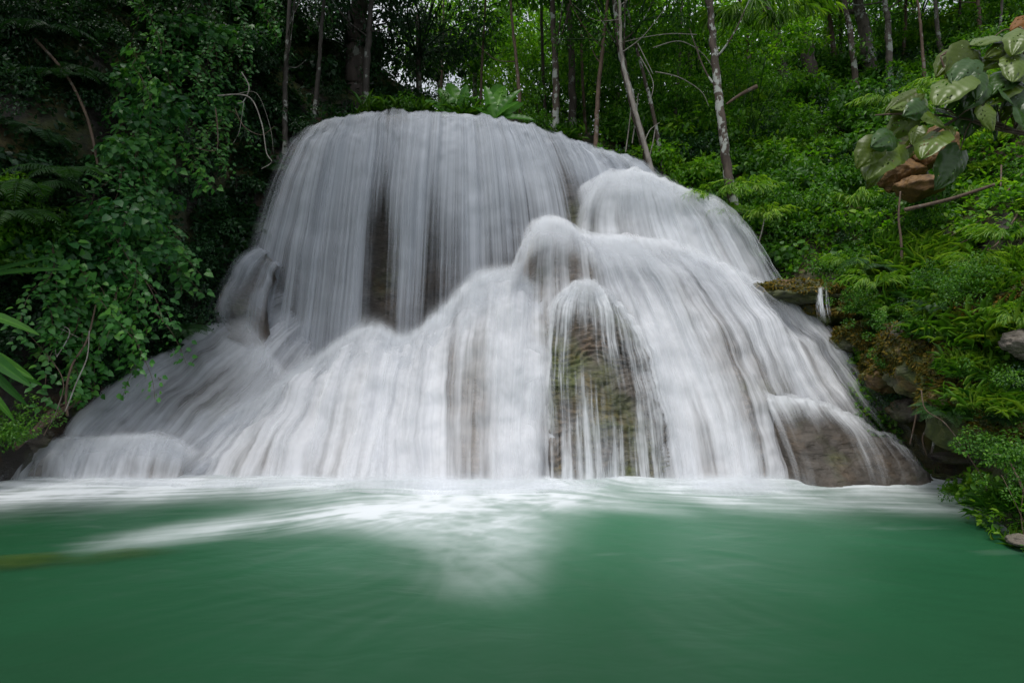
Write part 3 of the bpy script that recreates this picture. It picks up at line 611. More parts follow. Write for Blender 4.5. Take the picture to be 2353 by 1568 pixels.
class Geo:
    def __init__(s): s.V = []; s.T = []; s.Q = []; s.R = []; s.n = 0
    def add(s, V, T, Q, Rr):
        s.V.append(V); s.T.append(T+s.n); s.Q.append(Q+s.n); s.R.append(Rr); s.n += len(V)
    def tube(s, pts, r0, r1, seg=6, n=None, rnd=.5):
        pts = catmull(np.array(pts, float), n or max(4, len(pts)*4)) if len(pts) > 2 else np.linspace(pts[0], pts[1], n or 3)
        k = len(pts); t = np.gradient(pts, axis=0); t /= np.linalg.norm(t, axis=1, keepdims=True)+1e-9
        up = np.where(np.abs(t[:, 2:3]) > .9, np.array([[1., 0, 0]]), np.array([[0, 0, 1.]]))
        a = np.cross(t, up); a /= np.linalg.norm(a, axis=1, keepdims=True)+1e-9; b = np.cross(t, a)
        rr = np.asarray(np.interp(np.linspace(0, 1, k), np.linspace(0, 1, len(r0)), r0) if hasattr(r0, '__len__') else np.linspace(r0, r1, k))
        th = np.arange(seg)/seg*2*math.pi
        V = pts[:, None]+rr[:, None, None]*(np.cos(th)[None, :, None]*a[:, None]+np.sin(th)[None, :, None]*b[:, None])
        i, j = np.meshgrid(np.arange(k-1), np.arange(seg), indexing='ij'); j2 = (j+1) % seg
        Q = np.stack([i*seg+j, i*seg+j2, (i+1)*seg+j2, (i+1)*seg+j], -1).reshape(-1, 4)
        T = np.array([(0, q+1, q) if False else ((k-1)*seg, (k-1)*seg+q, (k-1)*seg+q+1) for q in range(1, seg-1)]+[(0, q+1, q) for q in range(1, seg-1)])
        s.add(V.reshape(-1, 3), T, Q, np.full(k*seg, rnd))
    def mesh(s, name, smooth=True):
        V = np.concatenate(s.V); T = np.concatenate(s.T) if s.T else np.zeros((0, 3), int); Q = np.concatenate(s.Q) if s.Q else np.zeros((0, 4), int)
        fl = [f for f in (T, Q) if len(f)]
        return mesh_np(name, V, fl, smooth, attrs={'rnd': np.concatenate(s.R)})
def unit(n):
    v = rng.normal(size=(n, 3)); return v/np.linalg.norm(v, axis=1, keepdims=True)
def clump(g, n, c, rad, L, asp=.5, tmpl=OV, droop=.35, up=.9, hollow=.55):
    """n leaves on a leafy ball, tips outward and hanging a little, upper sides to the sky"""
    d = unit(n); r = (hollow+(1-hollow)*rng.random(n)**.7)[:, None]
    pos = np.array(c)+d*r*np.array(rad)
    ax = d*.8+unit(n)*.7; ax[:, 2] -= droop
    nr = unit(n)*.55+d*.35; nr[:, 2] += up
    l = L*rng.uniform(.6, 1.15, n)
    g.add(*leaves(pos, ax, nr, l, l*asp*rng.uniform(.8, 1.2, n), np.clip(.5+.28*rng.normal(size=n), 0, 1), tmpl))

def shrub_mesh(name, kind, seed):
    global rng
    rng = np.random.default_rng(seed); g = Geo()
    if kind == 'broad':
        for k in range(9):
            c = rng.normal(size=3)*[.26, .26, .16]; c[2] = abs(c[2])+.12
            clump(g, 70, c, (.22, .22, .16), .105, .55)
    elif kind == 'small':
        for k in range(14):
            c = rng.normal(size=3)*[.3, .3, .18]; c[2] = abs(c[2])+.08
            clump(g, 95, c, (.17, .17, .13), .058, .55)
    elif kind == 'heart':
        for k in range(8):
            c = rng.normal(size=3)*[.24, .24, .18]*(k > 0); c[2] = abs(c[2])+.12
            clump(g, 34, c, (.24, .24, .18), .13, .85, HEART, .7, .5)
    elif kind == 'bamboo':
        for k in range(16):
            az = rng.uniform(0, 6.28); ln = rng.uniform(.5, .95)
            t = np.linspace(0, 1, 10)[:, None]; h = np.array([[math.cos(az), math.sin(az), 0]])
            path = h*ln*t*.9+np.array([[0, 0, 1]])*(ln*1.0*t-ln*.75*t**2.2)
            g.tube(path[::3], .005, .002, 4)
            for q in range(3, 10):
                m = 4; ax = np.repeat(h*.8, m, 0)+unit(m)*.55; ax[:, 2] -= .55
                nr = unit(m)*.4+[0, 0, .9]; l = rng.uniform(.13, .22, m)
                g.add(*leaves(np.repeat(path[q:q+1], m, 0), ax, nr, l, l*.13, rng.uniform(.2, 1, m)))
    elif kind == 'grass':
        n = 380; az = rng.uniform(0, 6.28, n); base = rng.normal(size=(n, 3))*[.22, .22, .02]
        el = rng.uniform(.25, 1.3, n); l = rng.uniform(.14, .42, n)
        ax = np.stack([np.cos(az)*np.cos(el), np.sin(az)*np.cos(el), np.sin(el)], 1)
        g.add(*leaves(base, ax, unit(n)*.5+[0, -.3, .8], l, .010, rng.uniform(.2, 1, n), OV*np.array([1, 1, 2.2])))
        clump(g, 160, (0, 0, .08), (.32, .32, .13), .05, .6)
    elif kind == 'fern':
        for k in range(11):
            az = k/11*6.28+rng.uniform(-.3, .3); ln = rng.uniform(.5, .8)
            t = np.linspace(.05, 1, 26)[:, None]; h = np.array([[math.cos(az), math.sin(az), 0]]); sidev = np.array([[-math.sin(az), math.cos(az), 0]])
            path = h*ln*t+np.array([[0, 0, 1]])*(ln*.75*t-ln*.85*t**2)
            g.tube(path[::6], .006, .002, 4)
            for sg in (1, -1):
                m = 26; ax = sidev*sg+h*.35+[[0, 0, -.18]]+unit(m)*.07
                l = .17*np.sin(np.clip(t[:, 0]*1.02, 0, 1)*math.pi*.93+.12)
                g.add(*leaves(path, ax, np.tile([[0, 0, 1.]], (m, 1))+unit(m)*.15, l+.01, .024, rng.uniform(.3, .8, m)))
    return g.mesh(name)
KIND = {}
def kinds():
    for kd, mt, ns in (('broad', ('leaf_mid', 'leaf_bright', 'leaf_dark', 'leaf_blue'), 2), ('small', ('leaf_mid', 'leaf_bright', 'leaf_dark'), 2), ('heart', ('leaf_blue', 'leaf_mid', 'leaf_bright', 'leaf_dark'), 2),
                       ('bamboo', ('leaf_bamboo',), 2), ('grass', ('leaf_bamboo', 'leaf_mid'), 1), ('fern', ('fern', 'leaf_dark'), 1)):
        for s in range(ns):
            base = shrub_mesh(kd+'_plant', kd, 100+s+len(KIND))
            for q, m_ in enumerate(mt):
                me = base if q == 0 else base.copy()
                me.materials.clear(); me.materials.append(M[m_]); KIND.setdefault((kd, m_), []).append(me)
kinds()
rng = np.random.default_rng(21)
NM = {'broad': 'leafy_shrub', 'small': 'small_leaved_shrub', 'heart': 'heart_leaved_plant', 'bamboo': 'bamboo_clump', 'grass': 'grass_tuft', 'fern': 'fern'}
CT = {'broad': 'shrub', 'small': 'shrub', 'heart': 'plant', 'bamboo': 'bamboo', 'grass': 'grass', 'fern': 'fern'}
CN = {'leaf_mid': 'mid green', 'leaf_bright': 'bright yellow green', 'leaf_dark': 'dark green', 'leaf_blue': 'blue green', 'leaf_bamboo': 'fresh green', 'fern': 'deep green'}
DS = {'broad': 'oval leaved shrub', 'small': 'small leaved bush', 'heart': 'heart leaved plant', 'bamboo': 'young bamboo', 'grass': 'grass tuft', 'fern': 'arching fern'}
def plant(kd, mt, p, s, nrm=(0, 0, 1), zone='', label=None, group=None, rot=None):
    mes = KIND[(kd, mt)]; me = mes[rng.integers(len(mes))]
    o = bpy.data.objects.new(NM[kd], me); COL.objects.link(o); o.location = p
    nv_ = Vector(nrm); up = (nv_*.45+Vector((0, 0, .75))).normalized()
    q = up.to_track_quat('Z', 'Y'); o.rotation_euler = (q.to_matrix() @ Matrix.Rotation(rng.uniform(0, 6.28) if rot is None else rot, 3, 'Z')).to_euler()
    o.scale = (s*rng.uniform(.85, 1.15), s*rng.uniform(.85, 1.15), s*rng.uniform(.85, 1.2))
    a, c_, _ = proj(np.array(p)); sz = 'large' if s > 1.2 else ('small' if s < .6 else 'leafy')
    lb = label or f"{sz} {CN[mt]} {DS[kd]} {near(a, c_)}"
    if not label and len(lb.split()) > 16: lb = f"{CN[mt]} {DS[kd]} {near(a, c_)}"
    tag(o, lb, CT[kd], group or f"{CN[mt]} {DS[kd]} {near(a, c_)}")
    return o
def proj(p):
    d = np.asarray(p)-np.array([0, 0, CAMH]); c, s = math.cos(PITCH), math.sin(PITCH)
    zf = d[..., 1]*c+d[..., 2]*s; yu = -d[..., 1]*s+d[..., 2]*c
    return 1176+FPX*d[..., 0]/zf, 784-FPX*yu/zf, zf
LM = [(1560,330,'beside the leaning grey tree'),(1740,430,'behind the bamboo sprays'),(1700,250,'left of the dark trunk pair'),(1880,260,'below the dark trunk pair'),(2040,200,'below the slim pale trunk'),
      (2230,130,'above the big leaves'),(1830,520,'beside the right cascade'),(1960,420,'left of the big leaves'),(2120,520,'under the rock outcrop'),(2290,520,'near the fallen pole'),(1900,640,'above the mossy shelf'),
      (2060,700,'beside the hanging bamboo'),(2250,700,'above the mossy overhang'),(2330,620,'at the right edge'),(2340,860,'on the right edge overhang'),(2040,900,'by the main cascade foot'),(2330,1100,'low by the pool at right'),
      (100,80,'in the top left corner'),(90,300,'at the left edge'),(300,60,'under the top of the vines'),(220,330,'left of the vines'),(110,480,'beside the left ferns'),(100,640,'low at the left edge'),(300,700,'below the vines'),
      (450,430,'right of the vines'),(480,620,'by the side cascade'),(560,200,'beside the bare twigs'),(640,120,'left of the crest'),(200,820,'over the apron at left'),(820,180,'behind the crest at left'),(1130,200,'by the banana plants'),
      (1350,260,'by the straight pale tree'),(1480,60,'high above the leaning tree'),(960,60,'above the crest middle'),(1250,60,'above the banana plants'),(1650,60,'by the tall lichen tree'),(1900,50,'behind the dark trunk pair'),(2150,60,'at the upper right')]
def near(px, py):
    return min(LM, key=lambda q: (q[0]-px)**2+(q[1]-py)**2)[2]
def scatter(A, Nn, n, mind, cond=None):
    """poisson-ish picks on a lofted bank, denser where nearer"""
    px, py, zf = proj(A); ok = (zf > 1)&(px > -260)&(px < 2620)&(py > -260)&(py < 1300)
    if cond is not None: ok &= cond(px, py, zf)
    I = np.argwhere(ok); rng.shuffle(I); out = []; pts = np.zeros((0, 3))
    for i, j in I:
        p = A[i, j]
        if len(pts) and (np.linalg.norm(pts-p, axis=1) < mind*(.5+zf[i, j]/14)).any(): continue
        pts = np.vstack([pts, p]); out.append((p, Nn[i, j], px[i, j], py[i, j], zf[i, j]))
        if len(out) >= n: break
    return out

# continuous low cover that nobody could count
def cover(name, A, Nn, n, label, mat, L=(.05, .1), off=.06, cond=None, asp=.55, tm=OV, seed=1):
    global rng
    rng = np.random.default_rng(seed)
    px, py, zf = proj(A); ok = (zf > 1)&(px > -300)&(px < 2650)&(py > -300)&(py < 1250)
    if cond is not None: ok &= cond(px, py, zf)
    I = np.argwhere(ok)
    # weight by clumpiness so that bare earth shows through in places
    wgt = np.clip(.45+1.6*fbm(A[ok]*1.7+seed, 3), .03, 1)/np.clip(zf[ok], 3, 20)**.3; wgt /= wgt.sum()
    pick = I[rng.choice(len(I), n, p=wgt)]
    du = np.gradient(A, axis=0)[pick[:, 0], pick[:, 1]]; dv = np.gradient(A, axis=1)[pick[:, 0], pick[:, 1]]
    pos = A[pick[:, 0], pick[:, 1]]+du*rng.uniform(-.5, .5, (n, 1))+dv*rng.uniform(-.5, .5, (n, 1))
    nn = Nn[pick[:, 0], pick[:, 1]]
    hh = np.clip(.5+fbm(pos*2.4+seed, 3), 0, 1)[:, None]
    pos = pos+nn*off*(rng.random((n, 1))+hh*2.5)
    ax = nn*.7+unit(n)*.8+[0, 0, -.15]; nr = unit(n)*.5+nn*.4+[0, 0, .7]
    l = rng.uniform(L[0], L[1], n)*np.clip(zf[pick[:, 0], pick[:, 1]]/8, .8, 1.6)
    g = Geo(); g.add(*leaves(pos, ax, nr, l, l*asp, np.clip(.5+.3*rng.normal(size=n), 0, 1), tm))
    tag(obj(name, g.mesh(name), M[mat]), label, 'undergrowth', kind='stuff')
notmoss = lambda px, py, zf: ~((px > 2080) & (py > 760) & (py < 1130) & (px < 2352)) & ~((px > 2020) & (px < 2180) & (py > 300) & (py < 470))
cover('undergrowth', RA, RN, 42000, 'tangled mid green undergrowth covering the right bank', 'leaf_mid', (.045, .10), cond=notmoss, seed=3)
cover('undergrowth', RA, RN, 9000, 'bright green herbs and seedlings scattered over the right bank', 'leaf_bright', (.05, .11), .1, cond=notmoss, seed=4)
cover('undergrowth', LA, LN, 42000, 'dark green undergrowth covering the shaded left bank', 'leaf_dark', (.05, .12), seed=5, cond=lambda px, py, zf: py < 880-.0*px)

# ------------------------------------------------------------------ shrubs on the banks
def pick_kind(tbl):
    r = rng.random()*sum(t[2] for t in tbl)
    for a, b, c in tbl:
        r -= c
        if r <= 0: return a, b
    return tbl[-1][:2]
rng = np.random.default_rng(31)
for p, nn, px, py, zf in scatter(RA, RN, 210, .50, notmoss):
    if zf > 11.5: tb = [('broad', 'leaf_mid', 3), ('small', 'leaf_mid', 2), ('small', 'leaf_dark', 1), ('broad', 'leaf_bright', 1.2), ('bamboo', 'leaf_bamboo', 1.3)]; z = 'high on the wooded right slope'; s = 1.35
    elif px > 2180: tb = [('grass', 'leaf_bamboo', 2.5), ('bamboo', 'leaf_bamboo', .7), ('small', 'leaf_bright', 1.6), ('small', 'leaf_mid', 2), ('heart', 'leaf_bright', .7), ('grass', 'leaf_mid', 2)]; z = 'on the near right bank above the mossy rock'; s = .5
    elif py > 640: tb = [('small', 'leaf_dark', 1.5), ('small', 'leaf_mid', 2), ('fern', 'fern', 1), ('bamboo', 'leaf_bamboo', 1), ('grass', 'leaf_mid', 1)]; z = 'at the foot of the right bank beside the falls'; s = .55
    else: tb = [('broad', 'leaf_mid', 2.2), ('small', 'leaf_mid', 3), ('small', 'leaf_dark', 1), ('heart', 'leaf_mid', .8), ('heart', 'leaf_bright', .45), ('fern', 'fern', .6), ('broad', 'leaf_bright', .4), ('bamboo', 'leaf_bamboo', .6)]; z = 'halfway up the right slope beside the falls'; s = .85
    kd, mt = pick_kind(tb)
    # keep clear of the falls' own edge
    plant(kd, mt, p+nn*.03, s*rng.uniform(.75, 1.2), nn, z)
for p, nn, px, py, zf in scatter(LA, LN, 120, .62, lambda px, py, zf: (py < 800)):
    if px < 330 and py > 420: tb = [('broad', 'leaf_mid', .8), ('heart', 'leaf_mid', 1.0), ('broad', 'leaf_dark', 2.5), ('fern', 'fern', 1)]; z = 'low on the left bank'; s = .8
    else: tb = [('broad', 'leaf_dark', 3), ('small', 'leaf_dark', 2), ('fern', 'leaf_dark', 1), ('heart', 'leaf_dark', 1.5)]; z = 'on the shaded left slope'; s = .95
    kd, mt = pick_kind(tb); plant(kd, mt, p+nn*.03, s*rng.uniform(.75, 1.2), nn, z)

# ------------------------------------------------------------------ trees
def crown_mesh(name, seed, L=.17, rad=(2.2, 2.2, 1.8), nc=34, per=130, asp=.42, kind='ball'):
    global rng
    rng = np.random.default_rng(seed); g = Geo()
    tips = []
    for k in range(nc):
        d = unit(1)[0]; r = rng.uniform(.35, 1)**.6
        c = d*r*np.array(rad); tips.append(c)
        rr = rng.uniform(.35, .75)
        clump(g, int(per*rr*1.6), c, (rr, rr, rr*.55), L, asp, droop=.55, up=.8, hollow=.2)
    for k, c in enumerate(tips):          # twigs that carry the clumps
        if k % 2 == 0:
            a = np.array([0, 0, -rad[2]*.75]); g.tube([a, a*.4+c*.4+unit(1)[0]*.2, c], .035, .01, 5, 7, .0)
    return g.mesh(name)
CR = [crown_mesh('crown', 200+k, **kw) for k, kw in enumerate([dict(), dict(L=.14, nc=40), dict(L=.20, nc=30, rad=(2.6, 2.2, 1.6)), dict(L=.12, nc=46, rad=(1.8, 1.8, 2.4))])]
CRM = {}
def crown_of(i, mt):
    if (i, mt) not in CRM:
        me = CR[i].copy(); me.materials.clear(); me.materials.append(M[mt]); CRM[(i, mt)] = me
    return CRM[(i, mt)]
rng = np.random.default_rng(41)
def tree(path, dia, bark, crown=0, cm='leaf_mid', label='', group=None, cs=1.0, name='forest_tree', extra=3.0, branches=4, crown_z=0, seed=0):
    """path: list of (px,py,Y) from low to high along the trunk"""
    pts = P(*np.array(path, float).T)
    top = pts[-1]+(pts[-1]-pts[-2])/np.linalg.norm(pts[-1]-pts[-2])*extra
    base = pts[0]-(pts[1]-pts[0])/np.linalg.norm(pts[1]-pts[0])*.8
    allp = np.vstack([base, pts, top]); org = pts[0].copy()
    t = empty('dead_tree' if 'dead' in label else 'forest_tree', org); tag(t, label, 'tree', group)
    g = Geo(); k = len(allp); wob = catmull(allp, 40); wob[1:-1, :2] += rng.normal(size=(38, 2))*dia*.05
    L = wob-org
    g.tube(L, [dia*.62, dia*.5, dia*.45, dia*.36, dia*.25], 0, 10, 90)
    for b in range(branches):
        i = rng.integers(22, 38); d = unit(1)[0]; d[2] = abs(d[2])*.6+.25; l = rng.uniform(.8, 1.8)
        g.tube([L[i], L[i]+d*l*.5+[0, 0, .05], L[i]+d*l+[0, 0, .35*l]], dia*.14, dia*.04, 6)
    tr = obj('trunk', g.mesh('trunk'), M[bark], t)
    if crown is not None:
        c = obj('crown', crown_of(crown, cm), None, t); c.location = L[-1]+np.array([0, 0, crown_z]); c.scale = (cs, cs, cs); c.rotation_euler = (0, 0, rng.uniform(0, 6.28))
    return t
T = tree
T([(1274,320,14),(1277,180,14),(1271,60,14)], .19, 'bark_lichen', 0, 'leaf_mid', 'straight pale lichen spotted tree behind the crest right of the banana plants', extra=1.5, crown_z=1.2)
T([(1368,330,13),(1376,190,13),(1396,0,13)], .11, 'bark_brown', 1, 'leaf_dark', 'thin straight brown tree between the pale tree and the leaning one')
T([(1496,400,12.6),(1462,270,12.6),(1430,140,12.7),(1410,0,12.8)], .17, 'bark_lichen', 1, 'leaf_mid', 'leaning grey tree with mossy foot above the right of the crest', branches=7)
T([(1484,345,12.3),(1452,230,12.3),(1428,130,12.4),(1424,20,12.5)], .10, 'twig_pale', None, label='broken dead pole propped against the leaning grey tree', extra=.3, name='dead_tree', branches=6)
T([(1527,415,12.9),(1502,270,13),(1472,150,13.1)], .10, 'bark_lichen', 3, 'leaf_mid', 'thin mottled leaning tree just right of the leaning grey tree', extra=2)
T([(1690,500,11.2),(1672,400,11.2),(1655,260,11.2),(1640,120,11.3),(1630,0,11.4)], .185, 'bark_lichen', 1, 'leaf_bright', 'tall tree with white lichen patches standing over the bamboo sprays', branches=3)
T([(1803,210,16),(1782,90,16),(1756,0,16)], .34, 'bark_dark', 0, 'leaf_dark', 'dark thick tree on the right slope, left one of the dark pair')
T([(1864,210,16),(1852,100,16),(1834,0,16)], .38, 'bark_dark', 2, 'leaf_mid', 'dark thick tree on the right slope, right one of the dark pair')
T([(1916,130,17),(1908,60,17),(1896,0,17)], .15, 'bark_brown', 1, 'leaf_dark', 'slim brown tree with a pale streak next to the dark pair')
T([(1965,180,15),(1954,80,15),(1938,0,15)], .16, 'bark_lichen', 0, 'leaf_mid', 'slim grey tree standing in front of the thick grey trunk')
T([(1998,150,16),(1986,70,16),(1970,0,16)], .36, 'bark_grey', 3, 'leaf_mid', 'thick grey brown tree between two slim trees on the right slope')
T([(2042,140,15),(2040,60,15),(2032,0,15)], .17, 'bark_grey', 2, 'leaf_mid', 'slim pale grey tree right of the thick grey trunk')
T([(2118,110,14),(2112,40,14),(2104,-20,14)], .07, 'bark_brown', 3, 'leaf_dark', 'very thin sapling trunk near the right end of the tree row')
T([(816,275,15),(820,130,15),(824,20,15)], .62, 'bark_dark', 2, 'leaf_dark', 'massive black shaded tree behind the crest at left', crown_z=.5, cs=1.1)
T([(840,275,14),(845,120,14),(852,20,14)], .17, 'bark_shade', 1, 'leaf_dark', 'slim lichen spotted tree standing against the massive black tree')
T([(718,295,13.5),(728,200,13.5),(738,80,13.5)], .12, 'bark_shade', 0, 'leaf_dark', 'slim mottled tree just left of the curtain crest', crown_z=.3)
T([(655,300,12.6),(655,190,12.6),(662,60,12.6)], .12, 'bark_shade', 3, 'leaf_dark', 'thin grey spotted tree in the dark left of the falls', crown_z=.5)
T([(1316,310,16.5),(1314,180,16.5),(1308,60,16.5)], .24, 'bark_dark', 1, 'leaf_mid', 'dark trunk in shade just behind the straight pale tree')
T([(1197,300,14),(1190,180,14),(1180,80,14)], .10, 'bark_brown', 3, 'leaf_mid', 'thin twisted trunk wrapped in roots beside the banana plants')
T([(1103,290,16),(1107,150,16),(1112,60,16)], .08, 'bark_brown', 3, 'leaf_bright', 'thin straight sapling left of the banana plants')
for k, (px, pb, Y_, d_, ln) in enumerate([(1345,300,17,.10,8),(1545,330,15.5,.10,-14),(1590,300,17,.13,6),(1705,250,17.5,.12,-10),(1735,190,18,.10,6),(1935,170,18,.12,4),(2075,120,16.5,.10,-4),(2160,110,15,.12,8),(2200,100,15.5,.08,-4),(2255,95,14.5,.11,6),(2290,100,14,.07,-8),(1255,300,18,.12,8),(1010,280,19,.10,-6)]):
    T([(px, pb, Y_),(px-ln, pb*.5, Y_),(px-ln*1.6, -20, Y_)], d_, ('bark_brown', 'bark_grey', 'bark_dark')[k % 3], k % 4, ('leaf_mid', 'leaf_bright')[k % 2], ('slender brown', 'slender grey', 'slender dark')[k % 3]+' forest tree '+near(px, pb*.5), 'slender forest trees', branches=2, extra=2.5)
# forest behind: crowns low enough to close the view, gaps left for the sky
rng = np.random.default_rng(52)
spots = [(1010,60,20,3,'leaf_mid'),(1090,60,22,1,'leaf_bright'),(1180,150,24,2,'leaf_bright'),(1240,190,19,3,'leaf_bright'),(1330,170,19,0,'leaf_mid'),(1420,200,18,1,'leaf_mid'),(1520,170,17,2,'leaf_mid'),
         (1600,90,16,1,'leaf_bright'),(1560,260,14.5,3,'leaf_bright'),(1720,110,15.5,0,'leaf_bright'),(1700,250,14,3,'leaf_mid'),(1790,120,19,1,'leaf_bright'),(1400,60,21,2,'leaf_mid'),(1500,40,20,0,'leaf_bright'),
         (1900,40,21,1,'leaf_mid'),(2080,20,20,0,'leaf_mid'),(2000,60,22,3,'leaf_bright'),(2220,20,18,2,'leaf_mid'),(2330,60,14,1,'leaf_mid'),
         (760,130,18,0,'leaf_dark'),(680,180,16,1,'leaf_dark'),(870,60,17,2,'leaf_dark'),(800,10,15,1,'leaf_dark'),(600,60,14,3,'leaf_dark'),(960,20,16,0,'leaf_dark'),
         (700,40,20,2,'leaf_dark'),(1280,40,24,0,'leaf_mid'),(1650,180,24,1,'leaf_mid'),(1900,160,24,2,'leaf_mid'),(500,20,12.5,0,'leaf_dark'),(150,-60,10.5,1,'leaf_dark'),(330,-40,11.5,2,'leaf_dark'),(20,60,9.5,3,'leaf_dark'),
         (1130,20,30,2,'leaf_bright'),(1350,120,30,0,'leaf_bright'),(1560,60,30,2,'leaf_bright'),(1750,40,30,1,'leaf_bright'),(2120,60,26,2,'leaf_mid'),(620,200,22,0,'leaf_dark'),(560,120,18,2,'leaf_dark')]
for px, py, Y, ci, mt in spots:
    c = P(px, py, Y); zb = float(zplat(np.array(c[0]), np.array(max(Y, 13)))); cs = Y/17*rng.uniform(.85, 1.1)
    if c[2]-zb < 1: zb = c[2]-3
    t = empty('forest_tree', (c[0], c[1], zb-.2)); h = c[2]-zb
    side = 'left of the crest' if px < 900 else ('behind the middle of the crest' if px < 1350 else 'on the right slope behind the falls')
    tag(t, f"{CN[mt]} {'tall' if cs > 1.2 else 'young'} forest tree {near(px, py)}, behind the trunks", 'tree', 'background forest trees '+near(px, py))
    g = Geo(); b = rng.normal(size=2)*.3
    g.tube([(b[0], b[1], -.6), (b[0]*.5, b[1]*.2, h*.5), (0, 0, h)], .12*cs+.03, .05, 8, 14); obj('trunk', g.mesh('trunk'), M['bark_grey' if rng.random() < .5 else 'bark_dark'], t)
    cr = obj('crown', crown_of(ci, mt), None, t); cr.location = (0, 0, h); cr.scale = (cs, cs, cs*.9); cr.rotation_euler = (0, 0, rng.uniform(0, 6.28))
# understorey shrubs on the plateau
for k in range(70):
    px = rng.uniform(560, 2100); Y = rng.uniform(13.2, 19); x = (px-1176)/FPX*Y; z = float(zplat(np.array(x), np.array(Y)))
    if 900 < px < 1010: continue
    kd, mt = pick_kind([('broad', 'leaf_dark', 1), ('broad', 'leaf_mid', 1)] if px < 900 else [('broad', 'leaf_mid', 2), ('broad', 'leaf_bright', 1.5), ('bamboo', 'leaf_bamboo', 1), ('small', 'leaf_mid', 1)])
    plant(kd, mt, (x, Y, z+rng.uniform(0, .6)), rng.uniform(1.4, 2.3), (0, 0, 1), 'on the forest floor behind the crest')

# ------------------------------------------------------------------ individual plants, rocks and dead wood
def W3(px, py, Y): return P(px, py, Y)
def bank_y(px, py):
    A = LA if px < 1000 else RA
    a, b, z = proj(A); m = np.where(z > 1, (a-px)**2+(b-py)**2, 1e12); i = np.unravel_index(np.argmin(m), m.shape); return A[i][1]

for k, (x, y) in enumerate([(1075,275),(1085,270),(905,268),(940,266),(975,268),(1010,270),(880,266),(1240,296),(1290,318)]):
    plant('small' if k % 2 else 'grass', 'leaf_mid', W3(x, y+6, 13.6+.2*(k % 3)), 1.1, (0, 0, 1), label=None)
# big quilted leaves of the plant leaning in at the upper right
def big_leaf_mesh(seed, holes=14):
    r = np.random.default_rng(seed); nu, nv = 30, 22
    t = np.linspace(0, 1, nu)[:, None]; s = np.linspace(-1, 1, nv)[None, :]
    wd = .36*np.sin(np.pi*np.clip(t*.97+.03, 0, 1)**.66)**.75
    vein = np.abs(((t*7.5+np.abs(s)*-1.9) % 1)-.5)*2
    x = t-.10*np.abs(s)**1.5*(1-t)*1.4+0*s; y = s*wd*(1+.04*np.sin(t*23+seed))
    q = .5+.5*r.random()
    z = -.30*q*t**2-.16*s**2*wd*2+.012*(vein-.5)+.035*np.abs(s)**.6-.012*r.random()+.03*np.sin(t*9+seed)*s**2+.025*np.sin(s*7+seed*2)*t
    V = np.stack([x, y, z], -1).reshape(-1, 3)
    F = grid_faces(nu, nv); keep = np.ones(len(F), bool)
    for k in range(holes):
        i, j = r.integers(4, nu-5), r.integers(3, nv-4)
        if abs(j-nv//2) < 2: continue
        for di in range(r.integers(1, 3)): keep[(i+di)*(nv-1)+j] = False
    ve = np.exp(-(np.abs(s)*wd/.014)**2)+0*t
    return mesh_np('leaf', V, [F[keep]], attrs={'rnd': np.full(nu*nv, r.random()), 'vein': ve.ravel()})
def big_leaf_mat(name, top, back, rough=.33, tr=.25):
    m, n, out = newmat(name)
    ve = N(n, 'ShaderNodeAttribute', attribute_name='vein').outputs['Fac']; ge = N(n, 'ShaderNodeNewGeometry')
    g = N(n, 'ShaderNodeTexCoord').outputs['Object']
    bl = ramp(n, noise(n, g, 5, 4, .6), [(.35, tuple(x*.65 for x in top)), (.7, tuple(x*1.25 for x in top))])
    c = mixrgb(n, math_(n, 'MULTIPLY', ve, .4), bl, tuple(min(1, x*1.6+.01) for x in top))
    c = mixrgb(n, ge.outputs['Backfacing'], c, back)
    pr = N(n, 'ShaderNodeBsdfPrincipled'); n.links.new(c, pr.inputs['Base Color']); pr.inputs['Roughness'].default_value = rough; pr.inputs['Specular IOR Level'].default_value = .45
    t = N(n, 'ShaderNodeBsdfTranslucent'); t.inputs[0].default_value = tuple(min(1, x*1.3) for x in back)+(1,)
    mx = N(n, 'ShaderNodeMixShader', i_0=tr); n.links.new(pr.outputs[0], mx.inputs[1]); n.links.new(t.outputs[0], mx.inputs[2]); n.links.new(mx.outputs[0], out.inputs[0]); return m
M['big_silver'] = big_leaf_mat('big_silver', (.010, .050, .024), (.08, .13, .008), .36, .08)
M['big_olive'] = big_leaf_mat('big_olive', (.035, .070, .004), (.07, .11, .004), .38, .35)
M['big_dark'] = big_leaf_mat('big_dark', (.008, .036, .012), (.03, .08, .008), .3, .15)
M['big_orange'] = big_leaf_mat('big_orange', (.30, .10, .01), (.25, .10, .01), .5, .4)
bigY = 4.6
BLM = {k: [big_leaf_mesh(60+i+len(k)) for i in range(4)] for k in ('big_silver', 'big_olive', 'big_dark', 'big_orange')}
for k in BLM:
    for me in BLM[k]: me.materials.append(M[k])
def crop3(x, y): return 1537.8+x*.3461, y*.3461
def place_leaf(parent, me, base, tip, facing, name='leaf', wscale=1.0, org=(0, 0, 0)):
    base = np.array(base); ax = np.array(tip)-base; L = np.linalg.norm(ax); ax = ax/L
    f = np.array(facing, float); y = np.cross(f, ax); y /= np.linalg.norm(y); z = np.cross(ax, y)
    o = obj(name, me, None, parent)
    m = Matrix(((ax[0]*L, y[0]*L*wscale, z[0]*L, base[0]-org[0]), (ax[1]*L, y[1]*L*wscale, z[1]*L, base[1]-org[1]), (ax[2]*L, y[2]*L*wscale, z[2]*L, base[2]-org[2]), (0, 0, 0, 1)))
    o.matrix_local = m; return o
rng = np.random.default_rng(77)
org = W3(2420, 330, bigY)
bp = empty('big_leaved_plant', org); tag(bp, 'plant with big quilted silvery green leaves leaning in from the upper right', 'plant')
